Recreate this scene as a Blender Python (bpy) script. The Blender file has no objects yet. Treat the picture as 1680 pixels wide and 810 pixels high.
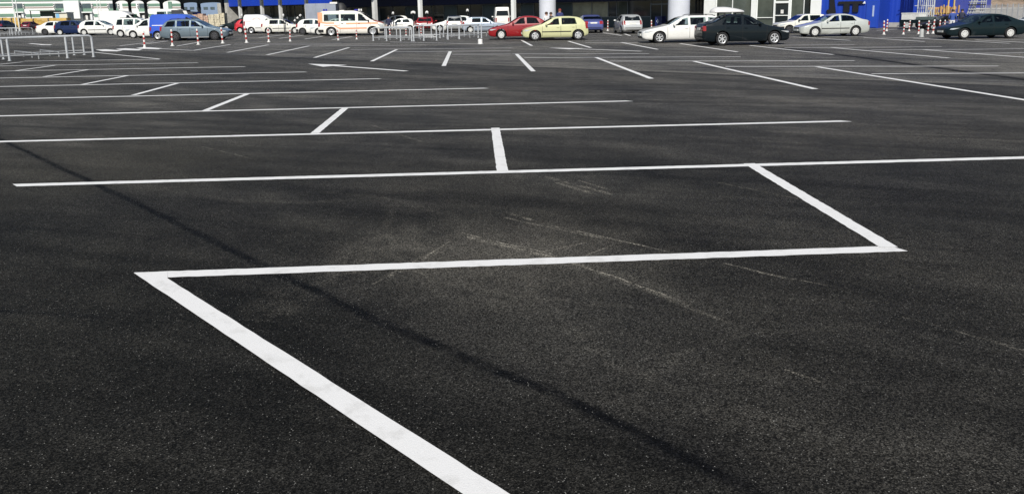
import bpy, bmesh, math, random
import numpy as np
from mathutils import Vector, Matrix

random.seed(7)
C = bpy.context.scene.collection
SC = bpy.context.scene

# ------------------------------------------------------------------ camera, world, sun, exposure
F_PX, CY_PX = 1226.8, 250.0
PITCH, ROLL, YAW = math.radians(10.802), math.radians(-1.01754), math.radians(-2.88527)
EYE = 1.8613

def cam_axes():
    cp, sp = math.cos(PITCH), math.sin(PITCH)
    fwd, up, rt = np.array([0, cp, -sp]), np.array([0, sp, cp]), np.array([1., 0, 0])
    cr, sr = math.cos(ROLL), math.sin(ROLL)
    rt, up = cr * rt + sr * up, -sr * rt + cr * up
    cy, sy = math.cos(YAW), math.sin(YAW)
    M = np.array([[cy, -sy, 0], [sy, cy, 0], [0, 0, 1]])
    return M @ rt, M @ up, M @ fwd
RT, UP, FW = cam_axes()

cam_d = bpy.data.cameras.new('camera')
cam = bpy.data.objects.new('camera', cam_d)
C.objects.link(cam)
cam_d.sensor_fit = 'HORIZONTAL'; cam_d.sensor_width = 36.0
cam_d.lens = 36.0 * F_PX / 1680.0
cam_d.shift_y = -(405.0 - CY_PX) / 1680.0
cam_d.clip_start = 0.05; cam_d.clip_end = 3000
mw = Matrix(((RT[0], UP[0], -FW[0], 0), (RT[1], UP[1], -FW[1], 0), (RT[2], UP[2], -FW[2], EYE), (0, 0, 0, 1)))
cam.matrix_world = mw
SC.camera = cam

SUN_EL, SUN_AZ = math.radians(40), math.radians(187)      # azimuth clockwise from +Y
sun_vec = Vector((math.sin(SUN_AZ) * math.cos(SUN_EL), math.cos(SUN_AZ) * math.cos(SUN_EL), math.sin(SUN_EL)))
wd = bpy.data.worlds.new('World'); SC.world = wd; wd.use_nodes = True
wn = wd.node_tree
bg = wn.nodes['Background']
sky = wn.nodes.new('ShaderNodeTexSky'); sky.sky_type = 'NISHITA'; sky.sun_disc = False
sky.sun_elevation = SUN_EL; sky.sun_rotation = SUN_AZ
sky.air_density = 1.0; sky.dust_density = 0.6; sky.ozone_density = 1.5
wn.links.new(sky.outputs['Color'], bg.inputs['Color']); bg.inputs['Strength'].default_value = 0.075
sl = bpy.data.lights.new('sun', 'SUN'); sl.energy = 4.6; sl.angle = math.radians(0.5); sl.color = (1.0, 0.955, 0.88)
so = bpy.data.objects.new('sun', sl); C.objects.link(so)
so.rotation_euler = (-sun_vec).to_track_quat('-Z', 'Y').to_euler(); so.location = (0, -20, 40)
SC.view_settings.view_transform = 'Standard'; SC.view_settings.look = 'None'
SC.view_settings.exposure = 0.12; SC.view_settings.gamma = 1.0; SC.view_settings.use_curve_mapping = False
SC.render.engine = 'CYCLES'
SC.cycles.use_denoising = True
SC.cycles.max_bounces = 5; SC.cycles.diffuse_bounces = 3; SC.cycles.glossy_bounces = 3

# ------------------------------------------------------------------ where a sight line meets the ground
def ray(px, py):
    return ((px - 840) / F_PX) * RT + ((CY_PX - py) / F_PX) * UP + FW
def at(px, py, z=0.0):
    d = ray(px, py); t = (z - EYE) / d[2]
    return np.array([t * d[0], t * d[1], z])
def proj(p):
    d = np.asarray(p, float) - np.array([0, 0, EYE])
    w = d @ FW
    return np.array([840 + F_PX * (d @ RT) / w, CY_PX - F_PX * (d @ UP) / w])
def gp(px, dist):
    """ground point in the direction of picture column px, dist metres ahead"""
    d = ray(px, 40.0); s = dist / (d[0] * FW[0] + d[1] * FW[1]) * math.hypot(FW[0], FW[1])
    return np.array([d[0] * s, d[1] * s, 0.0])
def zat(p, py):
    """height above ground point p that shows at picture row py"""
    a, b = -5.0, 40.0
    for _ in range(40):
        m = .5 * (a + b)
        if proj((p[0], p[1], m))[1] > py: a = m
        else: b = m
    return .5 * (a + b)

# ------------------------------------------------------------------ materials
MATS = {}
def mat(name, col, rough=.5, metal=0., spec=.5, coat=0., noise=0., nscale=3., bump=0., bscale=40., emit=None):
    if name in MATS: return MATS[name]
    m = bpy.data.materials.new(name); m.use_nodes = True
    nt = m.node_tree; b = nt.nodes['Principled BSDF']
    b.inputs['Base Color'].default_value = (*col, 1); b.inputs['Roughness'].default_value = rough
    b.inputs['Metallic'].default_value = metal; b.inputs['Specular IOR Level'].default_value = spec
    b.inputs['Coat Weight'].default_value = coat; b.inputs['Coat Roughness'].default_value = .04
    if noise or bump:
        tc = nt.nodes.new('ShaderNodeTexCoord')
    if noise:
        n = nt.nodes.new('ShaderNodeTexNoise'); n.inputs['Scale'].default_value = nscale
        n.inputs['Detail'].default_value = 6; n.inputs['Roughness'].default_value = .65
        nt.links.new(tc.outputs['Object'], n.inputs['Vector'])
        r = nt.nodes.new('ShaderNodeMapRange'); r.inputs[1].default_value = .3; r.inputs[2].default_value = .7
        r.inputs[3].default_value = 1 - noise; r.inputs[4].default_value = 1 + noise * .5
        nt.links.new(n.outputs['Fac'], r.inputs[0])
        mx = nt.nodes.new('ShaderNodeMix'); mx.data_type = 'RGBA'; mx.blend_type = 'MULTIPLY'
        mx.inputs[0].default_value = 1; mx.inputs[6].default_value = (*col, 1)
        nt.links.new(r.outputs[0], mx.inputs[7]); nt.links.new(mx.outputs[2], b.inputs['Base Color'])
    if bump:
        n2 = nt.nodes.new('ShaderNodeTexNoise'); n2.inputs['Scale'].default_value = bscale; n2.inputs['Detail'].default_value = 4
        nt.links.new(tc.outputs['Object'], n2.inputs['Vector'])
        bp = nt.nodes.new('ShaderNodeBump'); bp.inputs['Strength'].default_value = bump; bp.inputs['Distance'].default_value = .02
        nt.links.new(n2.outputs['Fac'], bp.inputs['Height']); nt.links.new(bp.outputs[0], b.inputs['Normal'])
    if emit:
        b.inputs['Emission Color'].default_value = (*emit, 1); b.inputs['Emission Strength'].default_value = 1
    MATS[name] = m
    return m
def paint(name, col, metal=0.):
    return mat('paint_' + name, col, .34, metal * .6, .10 if max(col) < .1 else .3, .32 if max(col) < .03 else .55 if max(col) < .1 else .8, noise=.08, nscale=2.5)

M_GLASS = mat('car_glass', (.008, .011, .013), .05, 0, .28)
M_GLASS2 = mat('pale_car_glass', (.045, .06, .065), .06, 0, .4)
M_TYRE = mat('tyre_rubber', (.018, .018, .019), .8, 0, .3, noise=.3, nscale=8)
M_RIM = mat('rim_silver', (.55, .56, .57), .34, .35, .5, noise=.12, nscale=9)
M_RIMW = mat('rim_pale', (.58, .58, .56), .45, 0, .4, noise=.12, nscale=9)
M_RIMD = mat('rim_dark', (.05, .05, .055), .5, .2, .4)
M_BLACK = mat('black_plastic', (.02, .02, .021), .55, 0, .4, noise=.2, nscale=6)
M_UNDER = mat('underbody', (.008, .008, .008), .9, 0, .1)
M_GAP = mat('panel_gap', (.02, .02, .02), .8, 0, .2)
M_RED = mat('red_lens', (.27, .010, .012), .15, 0, .5, coat=.6)
M_HEAD = mat('headlight_lens', (.55, .58, .6), .12, .3, .6, coat=.6)
M_ORANGE_L = mat('amber_lens', (.7, .22, .02), .2)
M_PLATE = mat('number_plate', (.75, .74, .68), .4, noise=.2, nscale=30)
M_GALV = mat('galvanised_steel', (.50, .52, .54), .42, .15, .5, noise=.2, nscale=5)
M_WHITEP = mat('white_paint', (.8, .8, .78), .5, noise=.1, nscale=2)
M_REDP = mat('red_plastic', (.40, .035, .03), .5, noise=.3, nscale=4)
M_WHPL = mat('white_plastic', (.74, .73, .70), .45, noise=.22, nscale=5)

# ------------------------------------------------------------------ mesh builder
class MB:
    def __init__(s): s.v = []; s.f = []; s.m = []; s.sm = []
    def add(s, vs, fs, mi=0, smooth=False):
        o = len(s.v); s.v += [tuple(map(float, q)) for q in vs]
        for f in fs: s.f.append(tuple(i + o for i in f)); s.m.append(mi); s.sm.append(smooth)
    def box(s, x0, x1, y0, y1, z0, z1, mi=0):
        s.add([(x0,y0,z0),(x1,y0,z0),(x1,y1,z0),(x0,y1,z0),(x0,y0,z1),(x1,y0,z1),(x1,y1,z1),(x0,y1,z1)],
              [(0,3,2,1),(4,5,6,7),(0,1,5,4),(1,2,6,5),(2,3,7,6),(3,0,4,7)], mi)
    def slab(s, A, B, z0, z1, front, back, n, mi=0):
        """upright panel from ground point A to B; front/back = offsets along n"""
        A = np.asarray(A, float)[:2]; B = np.asarray(B, float)[:2]; n = np.asarray(n, float)[:2]
        q = [A + n * front, B + n * front, B + n * back, A + n * back]
        s.add([(*p, z0) for p in q] + [(*p, z1) for p in q],
              [(0,3,2,1),(4,5,6,7),(0,1,5,4),(1,2,6,5),(2,3,7,6),(3,0,4,7)], mi)
    def tube(s, pts, r, n=8, mi=0, r2=None):
        pts = [Vector(p) for p in pts]; rings = []
        for i, p in enumerate(pts):
            t = (pts[min(i+1, len(pts)-1)] - pts[max(i-1, 0)]).normalized()
            a = t.cross(Vector((0, 0, 1)));
            if a.length < .05: a = t.cross(Vector((1, 0, 0)))
            a.normalize(); b = t.cross(a)
            rr = r if r2 is None else r + (r2 - r) * i / (len(pts) - 1)
            rings.append([p + a * rr * math.cos(2*math.pi*k/n) + b * rr * math.sin(2*math.pi*k/n) for k in range(n)])
        vs = [v for R in rings for v in R]; fs = []
        for i in range(len(pts) - 1):
            for k in range(n):
                fs.append((i*n+k, i*n+(k+1) % n, (i+1)*n+(k+1) % n, (i+1)*n+k))
        s.add(vs, fs, mi, True)
        s.add(rings[0], [tuple(range(n))], mi); s.add(rings[-1], [tuple(reversed(range(n)))], mi)
    def lathe(s, prof, n=16, axis='z', c=(0, 0, 0), mi=0, smooth=True, cap=True):
        """prof: list of (radius, along)"""
        vs = []
        for (r, h) in prof:
            for k in range(n):
                a = 2 * math.pi * k / n; x, y = r * math.cos(a), r * math.sin(a)
                q = (x, y, h) if axis == 'z' else ((x, h, y) if axis == 'y' else (h, x, y))
                vs.append((q[0] + c[0], q[1] + c[1], q[2] + c[2]))
        fs = []
        for i in range(len(prof) - 1):
            for k in range(n):
                fs.append((i*n+k, i*n+(k+1) % n, (i+1)*n+(k+1) % n, (i+1)*n+k))
        s.add(vs, fs, mi, smooth)
        for i, rev in ((0, True), (len(prof) - 1, False)):
            if cap and prof[i][0] > 1e-4:
                idx = list(range(n))
                s.add([vs[i*n+k] for k in range(n)], [tuple(reversed(idx)) if rev else tuple(idx)], mi)
    def grid(s, P, mi=0, smooth=True):
        """P[i][j] points"""
        a, b = len(P), len(P[0])
        s.add([q for R in P for q in R], [(i*b+j, i*b+j+1, (i+1)*b+j+1, (i+1)*b+j) for i in range(a-1) for j in range(b-1)], mi, smooth)
    def build(s, name, mats, parent=None, sharp=35, fixn=True):
        me = bpy.data.meshes.new(name)
        me.from_pydata(s.v, [], s.f)
        if not isinstance(mats, (list, tuple)): mats = [mats]
        for m in mats: me.materials.append(m)
        me.polygons.foreach_set('material_index', s.m)
        me.polygons.foreach_set('use_smooth', s.sm)
        me.update()
        if fixn:
            bm = bmesh.new(); bm.from_mesh(me)
            bmesh.ops.remove_doubles(bm, verts=bm.verts, dist=1e-5)
            bmesh.ops.recalc_face_normals(bm, faces=bm.faces)
            bm.to_mesh(me); bm.free()
        if any(s.sm): me.set_sharp_from_angle(angle=math.radians(sharp))
        o = bpy.data.objects.new(name, me); C.objects.link(o)
        if parent is not None: o.parent = parent
        return o

def tag(o, label=None, cat=None, group=None, kind=None):
    if label: o['label'] = label
    if cat: o['category'] = cat
    if group: o['group'] = group
    if kind: o['kind'] = kind
    return o
def thing(name, label, cat, loc=(0, 0, 0), rz=0., group=None, scale=1.):
    o = bpy.data.objects.new(name, None); C.objects.link(o)
    o.location = tuple(map(float, loc)); o.rotation_euler = (0, 0, rz); o.scale = (scale,) * 3
    o.empty_display_size = .3
    return tag(o, label, cat, group)
def copy_tree(o, parent=None):
    c = o.copy(); C.objects.link(c)
    if parent is not None: c.parent = parent
    for ch in list(o.children): copy_tree(ch, c)
    return c
# ------------------------------------------------------------------ the asphalt
DIAG = np.array([2.33, -2.49, 0]); DIAG /= np.linalg.norm(DIAG)      # the rows of bays step along this

def asphalt_material():
    m = bpy.data.materials.new('asphalt'); m.use_nodes = True
    nt = m.node_tree; N = nt.nodes; Lk = nt.links
    b = N['Principled BSDF']
    geo = N.new('ShaderNodeNewGeometry'); sep = N.new('ShaderNodeSeparateXYZ')
    Lk.new(geo.outputs['Position'], sep.inputs[0]); POS = geo.outputs['Position']
    def math_(op, a, c=None, clamp=False):
        n = N.new('ShaderNodeMath'); n.operation = op; n.use_clamp = clamp
        for i, q in enumerate((a, c)):
            if q is None: continue
            if isinstance(q, (int, float)): n.inputs[i].default_value = float(q)
            else: Lk.new(q, n.inputs[i])
        return n.outputs[0]
    def rng(x, a, bb, c, d, smooth=False):
        n = N.new('ShaderNodeMapRange'); n.interpolation_type = 'SMOOTHSTEP' if smooth else 'LINEAR'
        for i, q in enumerate((a, bb, c, d)): n.inputs[i + 1].default_value = q
        Lk.new(x, n.inputs[0]); return n.outputs[0]
    def noise(scale, detail=4, rough=.6, vec=None, w=None):
        n = N.new('ShaderNodeTexNoise'); n.inputs['Scale'].default_value = scale
        n.inputs['Detail'].default_value = detail; n.inputs['Roughness'].default_value = rough
        Lk.new(vec if vec is not None else POS, n.inputs['Vector']); return n.outputs['Fac']
    def mapped(rot, sc):
        n = N.new('ShaderNodeMapping'); n.vector_type = 'TEXTURE'; n.inputs['Rotation'].default_value = (0, 0, rot)
        n.inputs['Scale'].default_value = sc; Lk.new(POS, n.inputs['Vector']); return n.outputs[0]
    def mixc(fac, a, c, blend='MIX'):
        n = N.new('ShaderNodeMix'); n.data_type = 'RGBA'; n.blend_type = blend; n.clamp_result = False
        for i, q in ((0, fac), (6, a), (7, c)):
            if isinstance(q, (int, float)): n.inputs[i].default_value = q
            elif isinstance(q, tuple): n.inputs[i].default_value = (*q, 1)
            else: Lk.new(q, n.inputs[i])
        return n.outputs[2]
    X, Y = sep.outputs[0], sep.outputs[1]
    wob = math_('MULTIPLY', math_('SUBTRACT', noise(1.3, 3), .5), .25)
    wobf = math_('MULTIPLY', math_('SUBTRACT', noise(14, 3), .5), .05)
    def line_d(p, q, wobble=1.):
        """distance to the segment p-q on the ground (world metres)"""
        p, q = np.array(p[:2]), np.array(q[:2]); L = np.linalg.norm(q - p); e = (q - p) / L
        dx = math_('SUBTRACT', X, p[0]); dy = math_('SUBTRACT', Y, p[1])
        al = math_('ADD', math_('MULTIPLY', dx, e[0]), math_('MULTIPLY', dy, e[1]))
        ac = math_('ADD', math_('MULTIPLY', dx, -e[1]), math_('MULTIPLY', dy, e[0]))
        ac = math_('ADD', ac, math_('MULTIPLY', wob, wobble)); ac = math_('ADD', ac, math_('MULTIPLY', wobf, wobble))
        over = math_('MAXIMUM', math_('SUBTRACT', math_('ABSOLUTE', math_('SUBTRACT', al, L / 2)), L / 2), 0)
        return math_('SQRT', math_('ADD', math_('POWER', ac, 2), math_('POWER', over, 2))), ac, al
    # --- base tone: large stains, paver lanes along the diagonal
    big = noise(.22, 5, .6); mid = noise(1.7, 6, .65); fine = noise(9, 5, .7)
    lane = noise(1., 3, .5, mapped(math.atan2(DIAG[1], DIAG[0]), (9., .9, 1)))
    sweep = noise(1., 4, .6, mapped(math.radians(-20), (4.5, .35, 1)))
    col = mixc(rng(big, .35, .65, 0, 1), (.0172, .0168, .0160), (.0310, .0292, .0255))
    col = mixc(1., col, mixc(rng(mid, .3, .7, 0, 1), (.77, .77, .78), (1.27, 1.26, 1.23)), 'MULTIPLY')
    col = mixc(1., col, mixc(rng(lane, .32, .68, 0, 1), (.74, .74, .75), (1.32, 1.31, 1.29)), 'MULTIPLY')
    col = mixc(1., col, mixc(rng(sweep, .3, .72, 0, 1), (.7, .7, .7), (1.42, 1.41, 1.38)), 'MULTIPLY')
    col = mixc(1., col, mixc(rng(fine, .3, .7, 0, 1), (.86, .86, .86), (1.14, 1.14, 1.14)), 'MULTIPLY')
    # --- paler with distance: grazing sheen put into the base colour
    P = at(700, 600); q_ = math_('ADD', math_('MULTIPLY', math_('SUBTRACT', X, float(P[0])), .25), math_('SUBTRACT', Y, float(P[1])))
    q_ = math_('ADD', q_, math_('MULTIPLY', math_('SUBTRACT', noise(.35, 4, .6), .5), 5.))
    far_sheen = rng(q_, 1.5, 13., 0, 1, True)
    col = mixc(far_sheen, col, (2.32, 2.36, 2.48), 'MULTIPLY')
    # --- near ground left of the long joint is darker, less so farther off
    _, ac0, _ = line_d(at(20, 238), at(1250, 810), .6)
    left_dark = math_('MULTIPLY', rng(ac0, -.12, -.01, 1, 0), rng(Y, 4., 10., 1, 0))
    col = mixc(left_dark, col, (.66, .665, .66), 'MULTIPLY')
    # --- pale area mid-bay: dust, with the sheen there painted into the colour
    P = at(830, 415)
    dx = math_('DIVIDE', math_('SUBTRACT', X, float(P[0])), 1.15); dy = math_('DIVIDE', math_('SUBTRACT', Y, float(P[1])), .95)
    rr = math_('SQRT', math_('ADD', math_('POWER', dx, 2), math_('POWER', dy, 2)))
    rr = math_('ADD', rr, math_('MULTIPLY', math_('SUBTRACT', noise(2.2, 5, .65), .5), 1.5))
    dust_sheen = rng(rr, .0, 1.5, 1, 0, True)
    col = mixc(math_('MULTIPLY', dust_sheen, .62), col, (.10, .092, .077))
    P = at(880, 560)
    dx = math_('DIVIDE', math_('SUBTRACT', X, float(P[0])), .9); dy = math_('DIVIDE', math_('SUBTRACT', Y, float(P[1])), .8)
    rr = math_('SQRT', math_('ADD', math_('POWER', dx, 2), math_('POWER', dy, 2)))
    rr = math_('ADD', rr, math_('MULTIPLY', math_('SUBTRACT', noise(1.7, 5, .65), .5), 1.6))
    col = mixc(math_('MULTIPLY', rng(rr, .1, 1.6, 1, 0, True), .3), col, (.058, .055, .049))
    # olive dust drift towards the left
    P = at(210, 262)
    dx = math_('DIVIDE', math_('SUBTRACT', X, float(P[0])), 2.4); dy = math_('DIVIDE', math_('SUBTRACT', Y, float(P[1])), 2.)
    rr = math_('SQRT', math_('ADD', math_('POWER', dx, 2), math_('POWER', dy, 2)))
    rr = math_('ADD', rr, math_('MULTIPLY', math_('SUBTRACT', noise(1.1, 5, .65), .5), 1.6))
    col = mixc(math_('MULTIPLY', rng(rr, .1, 1.5, 1, 0, True), .42), col, (.052, .048, .037))
    # --- scraped tyre marks: thin broken pale scratches
    brk = rng(noise(7, 4, .7), .39, .6, .06, 1); brk2 = rng(noise(60, 2, .6), .4, .6, .2, 1)
    for (x0, y0, x1, y1, w, s) in ((770, 388, 935, 428, .022, .75), (935, 428, 1130, 500, .018, .45), (820, 355, 990, 392, .018, .6),
                                   (985, 388, 1060, 405, .014, .5), (1190, 432, 1300, 458, .02, .7), (1290, 455, 1370, 470, .012, .45),
                                   (772, 391, 938, 431, .03, .3), (760, 382, 850, 404, .016, .7), (826, 398, 905, 416, .012, .8), (900, 420, 1010, 455, .012, .7), (940, 432, 1200, 530, .03, .25), (985, 447, 1090, 484, .01, .7), (905, 370, 1000, 391, .012, .8), (960, 384, 1120, 418, .01, .6), (870, 418, 960, 398, .02, .3), (690, 425, 740, 395, .012, .6), (640, 452, 720, 412, .03, .3), (840, 352, 872, 360, .03, .6), (895, 290, 1000, 318, .05, .4), (720, 408, 612, 466, .014, .6), (1018, 396, 960, 420, .012, .55), (915, 300, 975, 318, .04, .55),
                                   (950, 296, 1000, 312, .02, .5), (1480, 520, 1660, 566, .014, .25), (1560, 540, 1680, 575, .012, .25),
                                   (650, 385, 460, 500, .3, .12), (1290, 605, 1345, 625, .012, .45), (1180, 300, 1330, 330, .03, .2),
                                   (850, 184, 1010, 196, .05, .35), (610, 205, 690, 232, .04, .25), (330, 240, 420, 262, .02, .3),
                                   (1250, 215, 1680, 232, .09, .16), (1150, 225, 1560, 250, .07, .12)):
        d, _, _ = line_d(at(x0, y0), at(x1, y1), .35)
        f = math_('MULTIPLY', math_('MULTIPLY', rng(d, w * .3, w, s, 0), brk), brk2)
        col = mixc(f, col, (.36, .33, .27))
    # --- arcs scrubbed by turning wheels
    for cx, cy, ex, ey, w, s in ((430, 700, 905, 425, .05, .30), (430, 700, 950, 440, .10, .22), (1350, 330, 640, 395, .06, .22), (1350, 330, 700, 420, .12, .2),
                                 (1050, 300, 760, 470, .05, .2), (330, 420, 660, 330, .09, .2), (1500, 420, 900, 510, .10, .16), (600, 250, 420, 330, .09, .2), (1560, 760, 1180, 560, .05, .14)):
        c_ = at(cx, cy); r_ = float(np.linalg.norm(at(ex, ey)[:2] - c_[:2]))
        dx = math_('SUBTRACT', X, float(c_[0])); dy = math_('SUBTRACT', Y, float(c_[1]))
        dr = math_('ABSOLUTE', math_('SUBTRACT', math_('ADD', math_('SQRT', math_('ADD', math_('POWER', dx, 2), math_('POWER', dy, 2))), wob), r_))
        q_ = at(ex, ey); near = math_('SQRT', math_('ADD', math_('POWER', math_('SUBTRACT', X, float(q_[0])), 2), math_('POWER', math_('SUBTRACT', Y, float(q_[1])), 2)))
        f = math_('MULTIPLY', math_('MULTIPLY', rng(dr, w * .2, w, s, 0), rng(near, .4, 1.9, 1, 0, True)), rng(noise(5, 5, .75), .38, .62, 0, 1))
        col = mixc(f, col, (.14, .13, .108))
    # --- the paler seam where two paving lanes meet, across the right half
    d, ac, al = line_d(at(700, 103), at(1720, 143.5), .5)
    col = mixc(rng(ac, -.02, .10, 0, 1), col, (1.62, 1.63, 1.65), 'MULTIPLY')  # far side paler: the lane's own tone plus grazing sheen put into colour
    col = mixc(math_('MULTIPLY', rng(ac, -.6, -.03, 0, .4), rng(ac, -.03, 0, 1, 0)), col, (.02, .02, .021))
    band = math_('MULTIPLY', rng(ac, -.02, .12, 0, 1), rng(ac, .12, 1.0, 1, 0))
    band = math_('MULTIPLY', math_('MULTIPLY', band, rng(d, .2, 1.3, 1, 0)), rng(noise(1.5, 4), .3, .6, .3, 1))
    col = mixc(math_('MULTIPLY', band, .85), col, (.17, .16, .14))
    # --- dark sealed joints running with the rows
    for pts, w, s in (((( -60, 200), (0, 228), (20, 238), (200, 322), (420, 430), (650, 540), (920, 650), (1250, 810), (1500, 960)), .082, .97),
                      (((-60, 507), (40, 512), (160, 520)), .05, .5),
                      (((1286, 79), (1400, 93), (1540, 112), (1690, 132)), .3, .95)):
        dd = None
        for a, c in zip(pts[:-1], pts[1:]):
            d, _, _ = line_d(at(*a), at(*c), .28)
            dd = d if dd is None else math_('MINIMUM', dd, d)
        ed = math_('ADD', dd, math_('MULTIPLY', math_('SUBTRACT', noise(22, 4, .75), .5), w * 1.1))
        f = math_('MULTIPLY', rng(ed, w * .15, w * .8, s, 0, True), rng(noise(4.5, 4, .7), .36, .56, .5, 1))
        halo = math_('MULTIPLY', rng(dd, 0, w * 3.2, .38, 0, True), rng(noise(3, 4, .7), .3, .6, .2, 1))
        col = mixc(halo, col, (.010, .010, .0105))
        col = mixc(f, col, (.004, .004, .0045))
    # --- stone chippings
    v = N.new('ShaderNodeTexVoronoi'); v.inputs['Scale'].default_value = 160; Lk.new(POS, v.inputs['Vector'])
    sv = N.new('ShaderNodeSeparateColor'); Lk.new(v.outputs['Color'], sv.inputs[0])
    tone = rng(math_('POWER', sv.outputs[0], 2), 0, 1, .32, 2.5)
    col = mixc(1., col, tone, 'MULTIPLY')
    v2 = N.new('ShaderNodeTexVoronoi'); v2.inputs['Scale'].default_value = 260; Lk.new(POS, v2.inputs['Vector'])
    sv2 = N.new('ShaderNodeSeparateColor'); Lk.new(v2.outputs['Color'], sv2.inputs[0])
    col = mixc(1., col, rng(sv2.outputs[1], 0, 1, .6, 1.4), 'MULTIPLY')
    speck = math_('MULTIPLY', rng(math_('ADD', sv.outputs[1], math_('MULTIPLY', math_('SUBTRACT', noise(1.1, 4, .6), .5), .05)), .978, .99, 0, 1), rng(v.outputs['Distance'], .25, .6, 1, 0))
    col = mixc(math_('MULTIPLY', speck, .8), col, (.34, .33, .30))
    v3 = N.new('ShaderNodeTexVoronoi'); v3.inputs['Scale'].default_value = 62; Lk.new(POS, v3.inputs['Vector'])
    sv3 = N.new('ShaderNodeSeparateColor'); Lk.new(v3.outputs['Color'], sv3.inputs[0])
    big_st = math_('MULTIPLY', rng(sv3.outputs[0], .93, .95, 0, 1), rng(v3.outputs['Distance'], .3, .42, 1, 0))
    col = mixc(math_('MULTIPLY', big_st, .38), col, mixc(sv3.outputs[1], (.012, .012, .012), (.12, .115, .105)))
    pits = math_('MULTIPLY', rng(sv3.outputs[2], .86, .9, 0, 1), rng(v3.outputs['Distance'], .25, .5, 1, 0))
    col = mixc(math_('MULTIPLY', pits, .75), col, (.004, .004, .004))
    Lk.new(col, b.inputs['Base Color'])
    Lk.new(rng(sv.outputs[2], 0, 1, .6, .85), b.inputs['Roughness'])
    b.inputs['Specular IOR Level'].default_value = .06
    h = math_('ADD', math_('MULTIPLY', v.outputs['Distance'], .006), math_('MULTIPLY', noise(160, 3, .7), .006))
    h = math_('ADD', h, math_('MULTIPLY', noise(3, 4), .004))
    bp = N.new('ShaderNodeBump'); bp.inputs['Strength'].default_value = .55; bp.inputs['Distance'].default_value = 1.
    Lk.new(h, bp.inputs['Height']); Lk.new(bp.outputs[0], b.inputs['Normal'])
    return m

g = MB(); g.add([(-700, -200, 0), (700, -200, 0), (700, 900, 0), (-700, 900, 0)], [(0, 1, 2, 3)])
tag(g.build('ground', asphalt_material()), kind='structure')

# ------------------------------------------------------------------ painted markings
def marking_material():
    m = bpy.data.materials.new('road_marking_paint'); m.use_nodes = True
    nt = m.node_tree; N = nt.nodes; Lk = nt.links; b = N['Principled BSDF']
    geo = N.new('ShaderNodeNewGeometry')
    def noise(sc, de, ro):
        n = N.new('ShaderNodeTexNoise'); n.inputs['Scale'].default_value = sc; n.inputs['Detail'].default_value = de
        n.inputs['Roughness'].default_value = ro; Lk.new(geo.outputs['Position'], n.inputs['Vector']); return n.outputs['Fac']
    def ramp(x, a, c, lo, hi):
        r = N.new('ShaderNodeMapRange'); r.inputs[1].default_value = a; r.inputs[2].default_value = c
        r.inputs[3].default_value = lo; r.inputs[4].default_value = hi; Lk.new(x, r.inputs[0]); return r.outputs[0]
    mx = N.new('ShaderNodeMix'); mx.data_type = 'RGBA'
    mx.inputs[6].default_value = (.76, .75, .73, 1); mx.inputs[7].default_value = (.46, .45, .42, 1)
    Lk.new(ramp(noise(5, 6, .7), .52, .8, 0, .8), mx.inputs[0])
    m2 = N.new('ShaderNodeMix'); m2.data_type = 'RGBA'; m2.inputs[7].default_value = (.34, .33, .31, 1)
    Lk.new(mx.outputs[2], m2.inputs[6]); Lk.new(ramp(noise(140, 3, .7), .62, .8, 0, .55), m2.inputs[0])
    Lk.new(m2.outputs[2], b.inputs['Base Color']); b.inputs['Roughness'].default_value = .65
    bp = N.new('ShaderNodeBump'); bp.inputs['Strength'].default_value = .4; bp.inputs['Distance'].default_value = .004
    Lk.new(noise(150, 3, .7), bp.inputs['Height']); Lk.new(bp.outputs[0], b.inputs['Normal'])
    return m
M_MARK = marking_material()

def line_poly(mb, A, B, w, z, skew=None, skew2=None):
    A = np.array(A[:2]); B = np.array(B[:2]); e = (B - A) / np.linalg.norm(B - A); n = np.array([-e[1], e[0]])
    k = e * (w / 2) * skew if skew is not None else e * 0
    k2 = k if skew2 is None else e * (w / 2) * skew2
    q = [A + n * w / 2 - k, A - n * w / 2 + k, B - n * w / 2 + k2, B + n * w / 2 - k2]
    # edges wander by a few millimetres, as sprayed paint does
    n_ = max(2, int(np.linalg.norm(B - A) / .06)); r = random.Random(int(A[0] * 1000 + B[1] * 77))
    top = []; bot = []
    for i in range(n_ + 1):
        t = i / n_; j = .0045 if 0 < i < n_ else 0
        top.append((*(q[0] * (1 - t) + q[3] * t + n * r.uniform(-j, j)), z)); bot.append((*(q[1] * (1 - t) + q[2] * t + n * r.uniform(-j, j)), z))
    mb.add(top + bot, [(i, n_ + 1 + i, n_ + 2 + i, i + 1) for i in range(n_)])

LW = .135
rows = MB(); steps = MB(); far = MB()
Z1, Z2, Z3 = .003, .005, .007
def rowline(x0, y0, x1, y1, skew=.94): line_poly(rows, at(x0, y0), at(x1, y1), LW, Z1, skew)
rowline(24, 304.2, 1720, 257.8)                       # the long bay lines, nearest first
line_poly(rows, at(240, 451.6), at(1474.5, 407.9), LW, Z1, .42, .5)
for (a, b_, c, d) in ((-200, 237.5, 1389, 199), (-200, 195.4, 1033, 166), (-200, 167.6, 798, 145), (-200, 146.5, 624, 129.5),
                      (-200, 132.5, 502, 118.4), (-200, 120.8, 402, 109.7), (-200, 111.9, 325, 103.3), (40, 100.8, 262, 97.6)):
    rowline(a, b_, c, d)
for (a, b_, c, d) in ((1229, 268.7, 1459, 406.3), (812.7, 210.3, 824.3, 281), (567.7, 176.6, 516.5, 219), (406.5, 154.2, 336.5, 182),
                      (291, 137.1, 218.7, 156.6), (208.7, 124.6, 135, 139.1), (143.7, 115, 72.5, 126.3), (90, 107.7, 22.5, 117), (38, 102, -40, 110)):
    line_poly(steps, at(a, b_), at(c, d), LW, Z2)
A0 = at(243, 449.5); A1 = at(243 + (799 - 243) * 1.25, 451.5 + (810 - 451.5) * 1.25)
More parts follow.
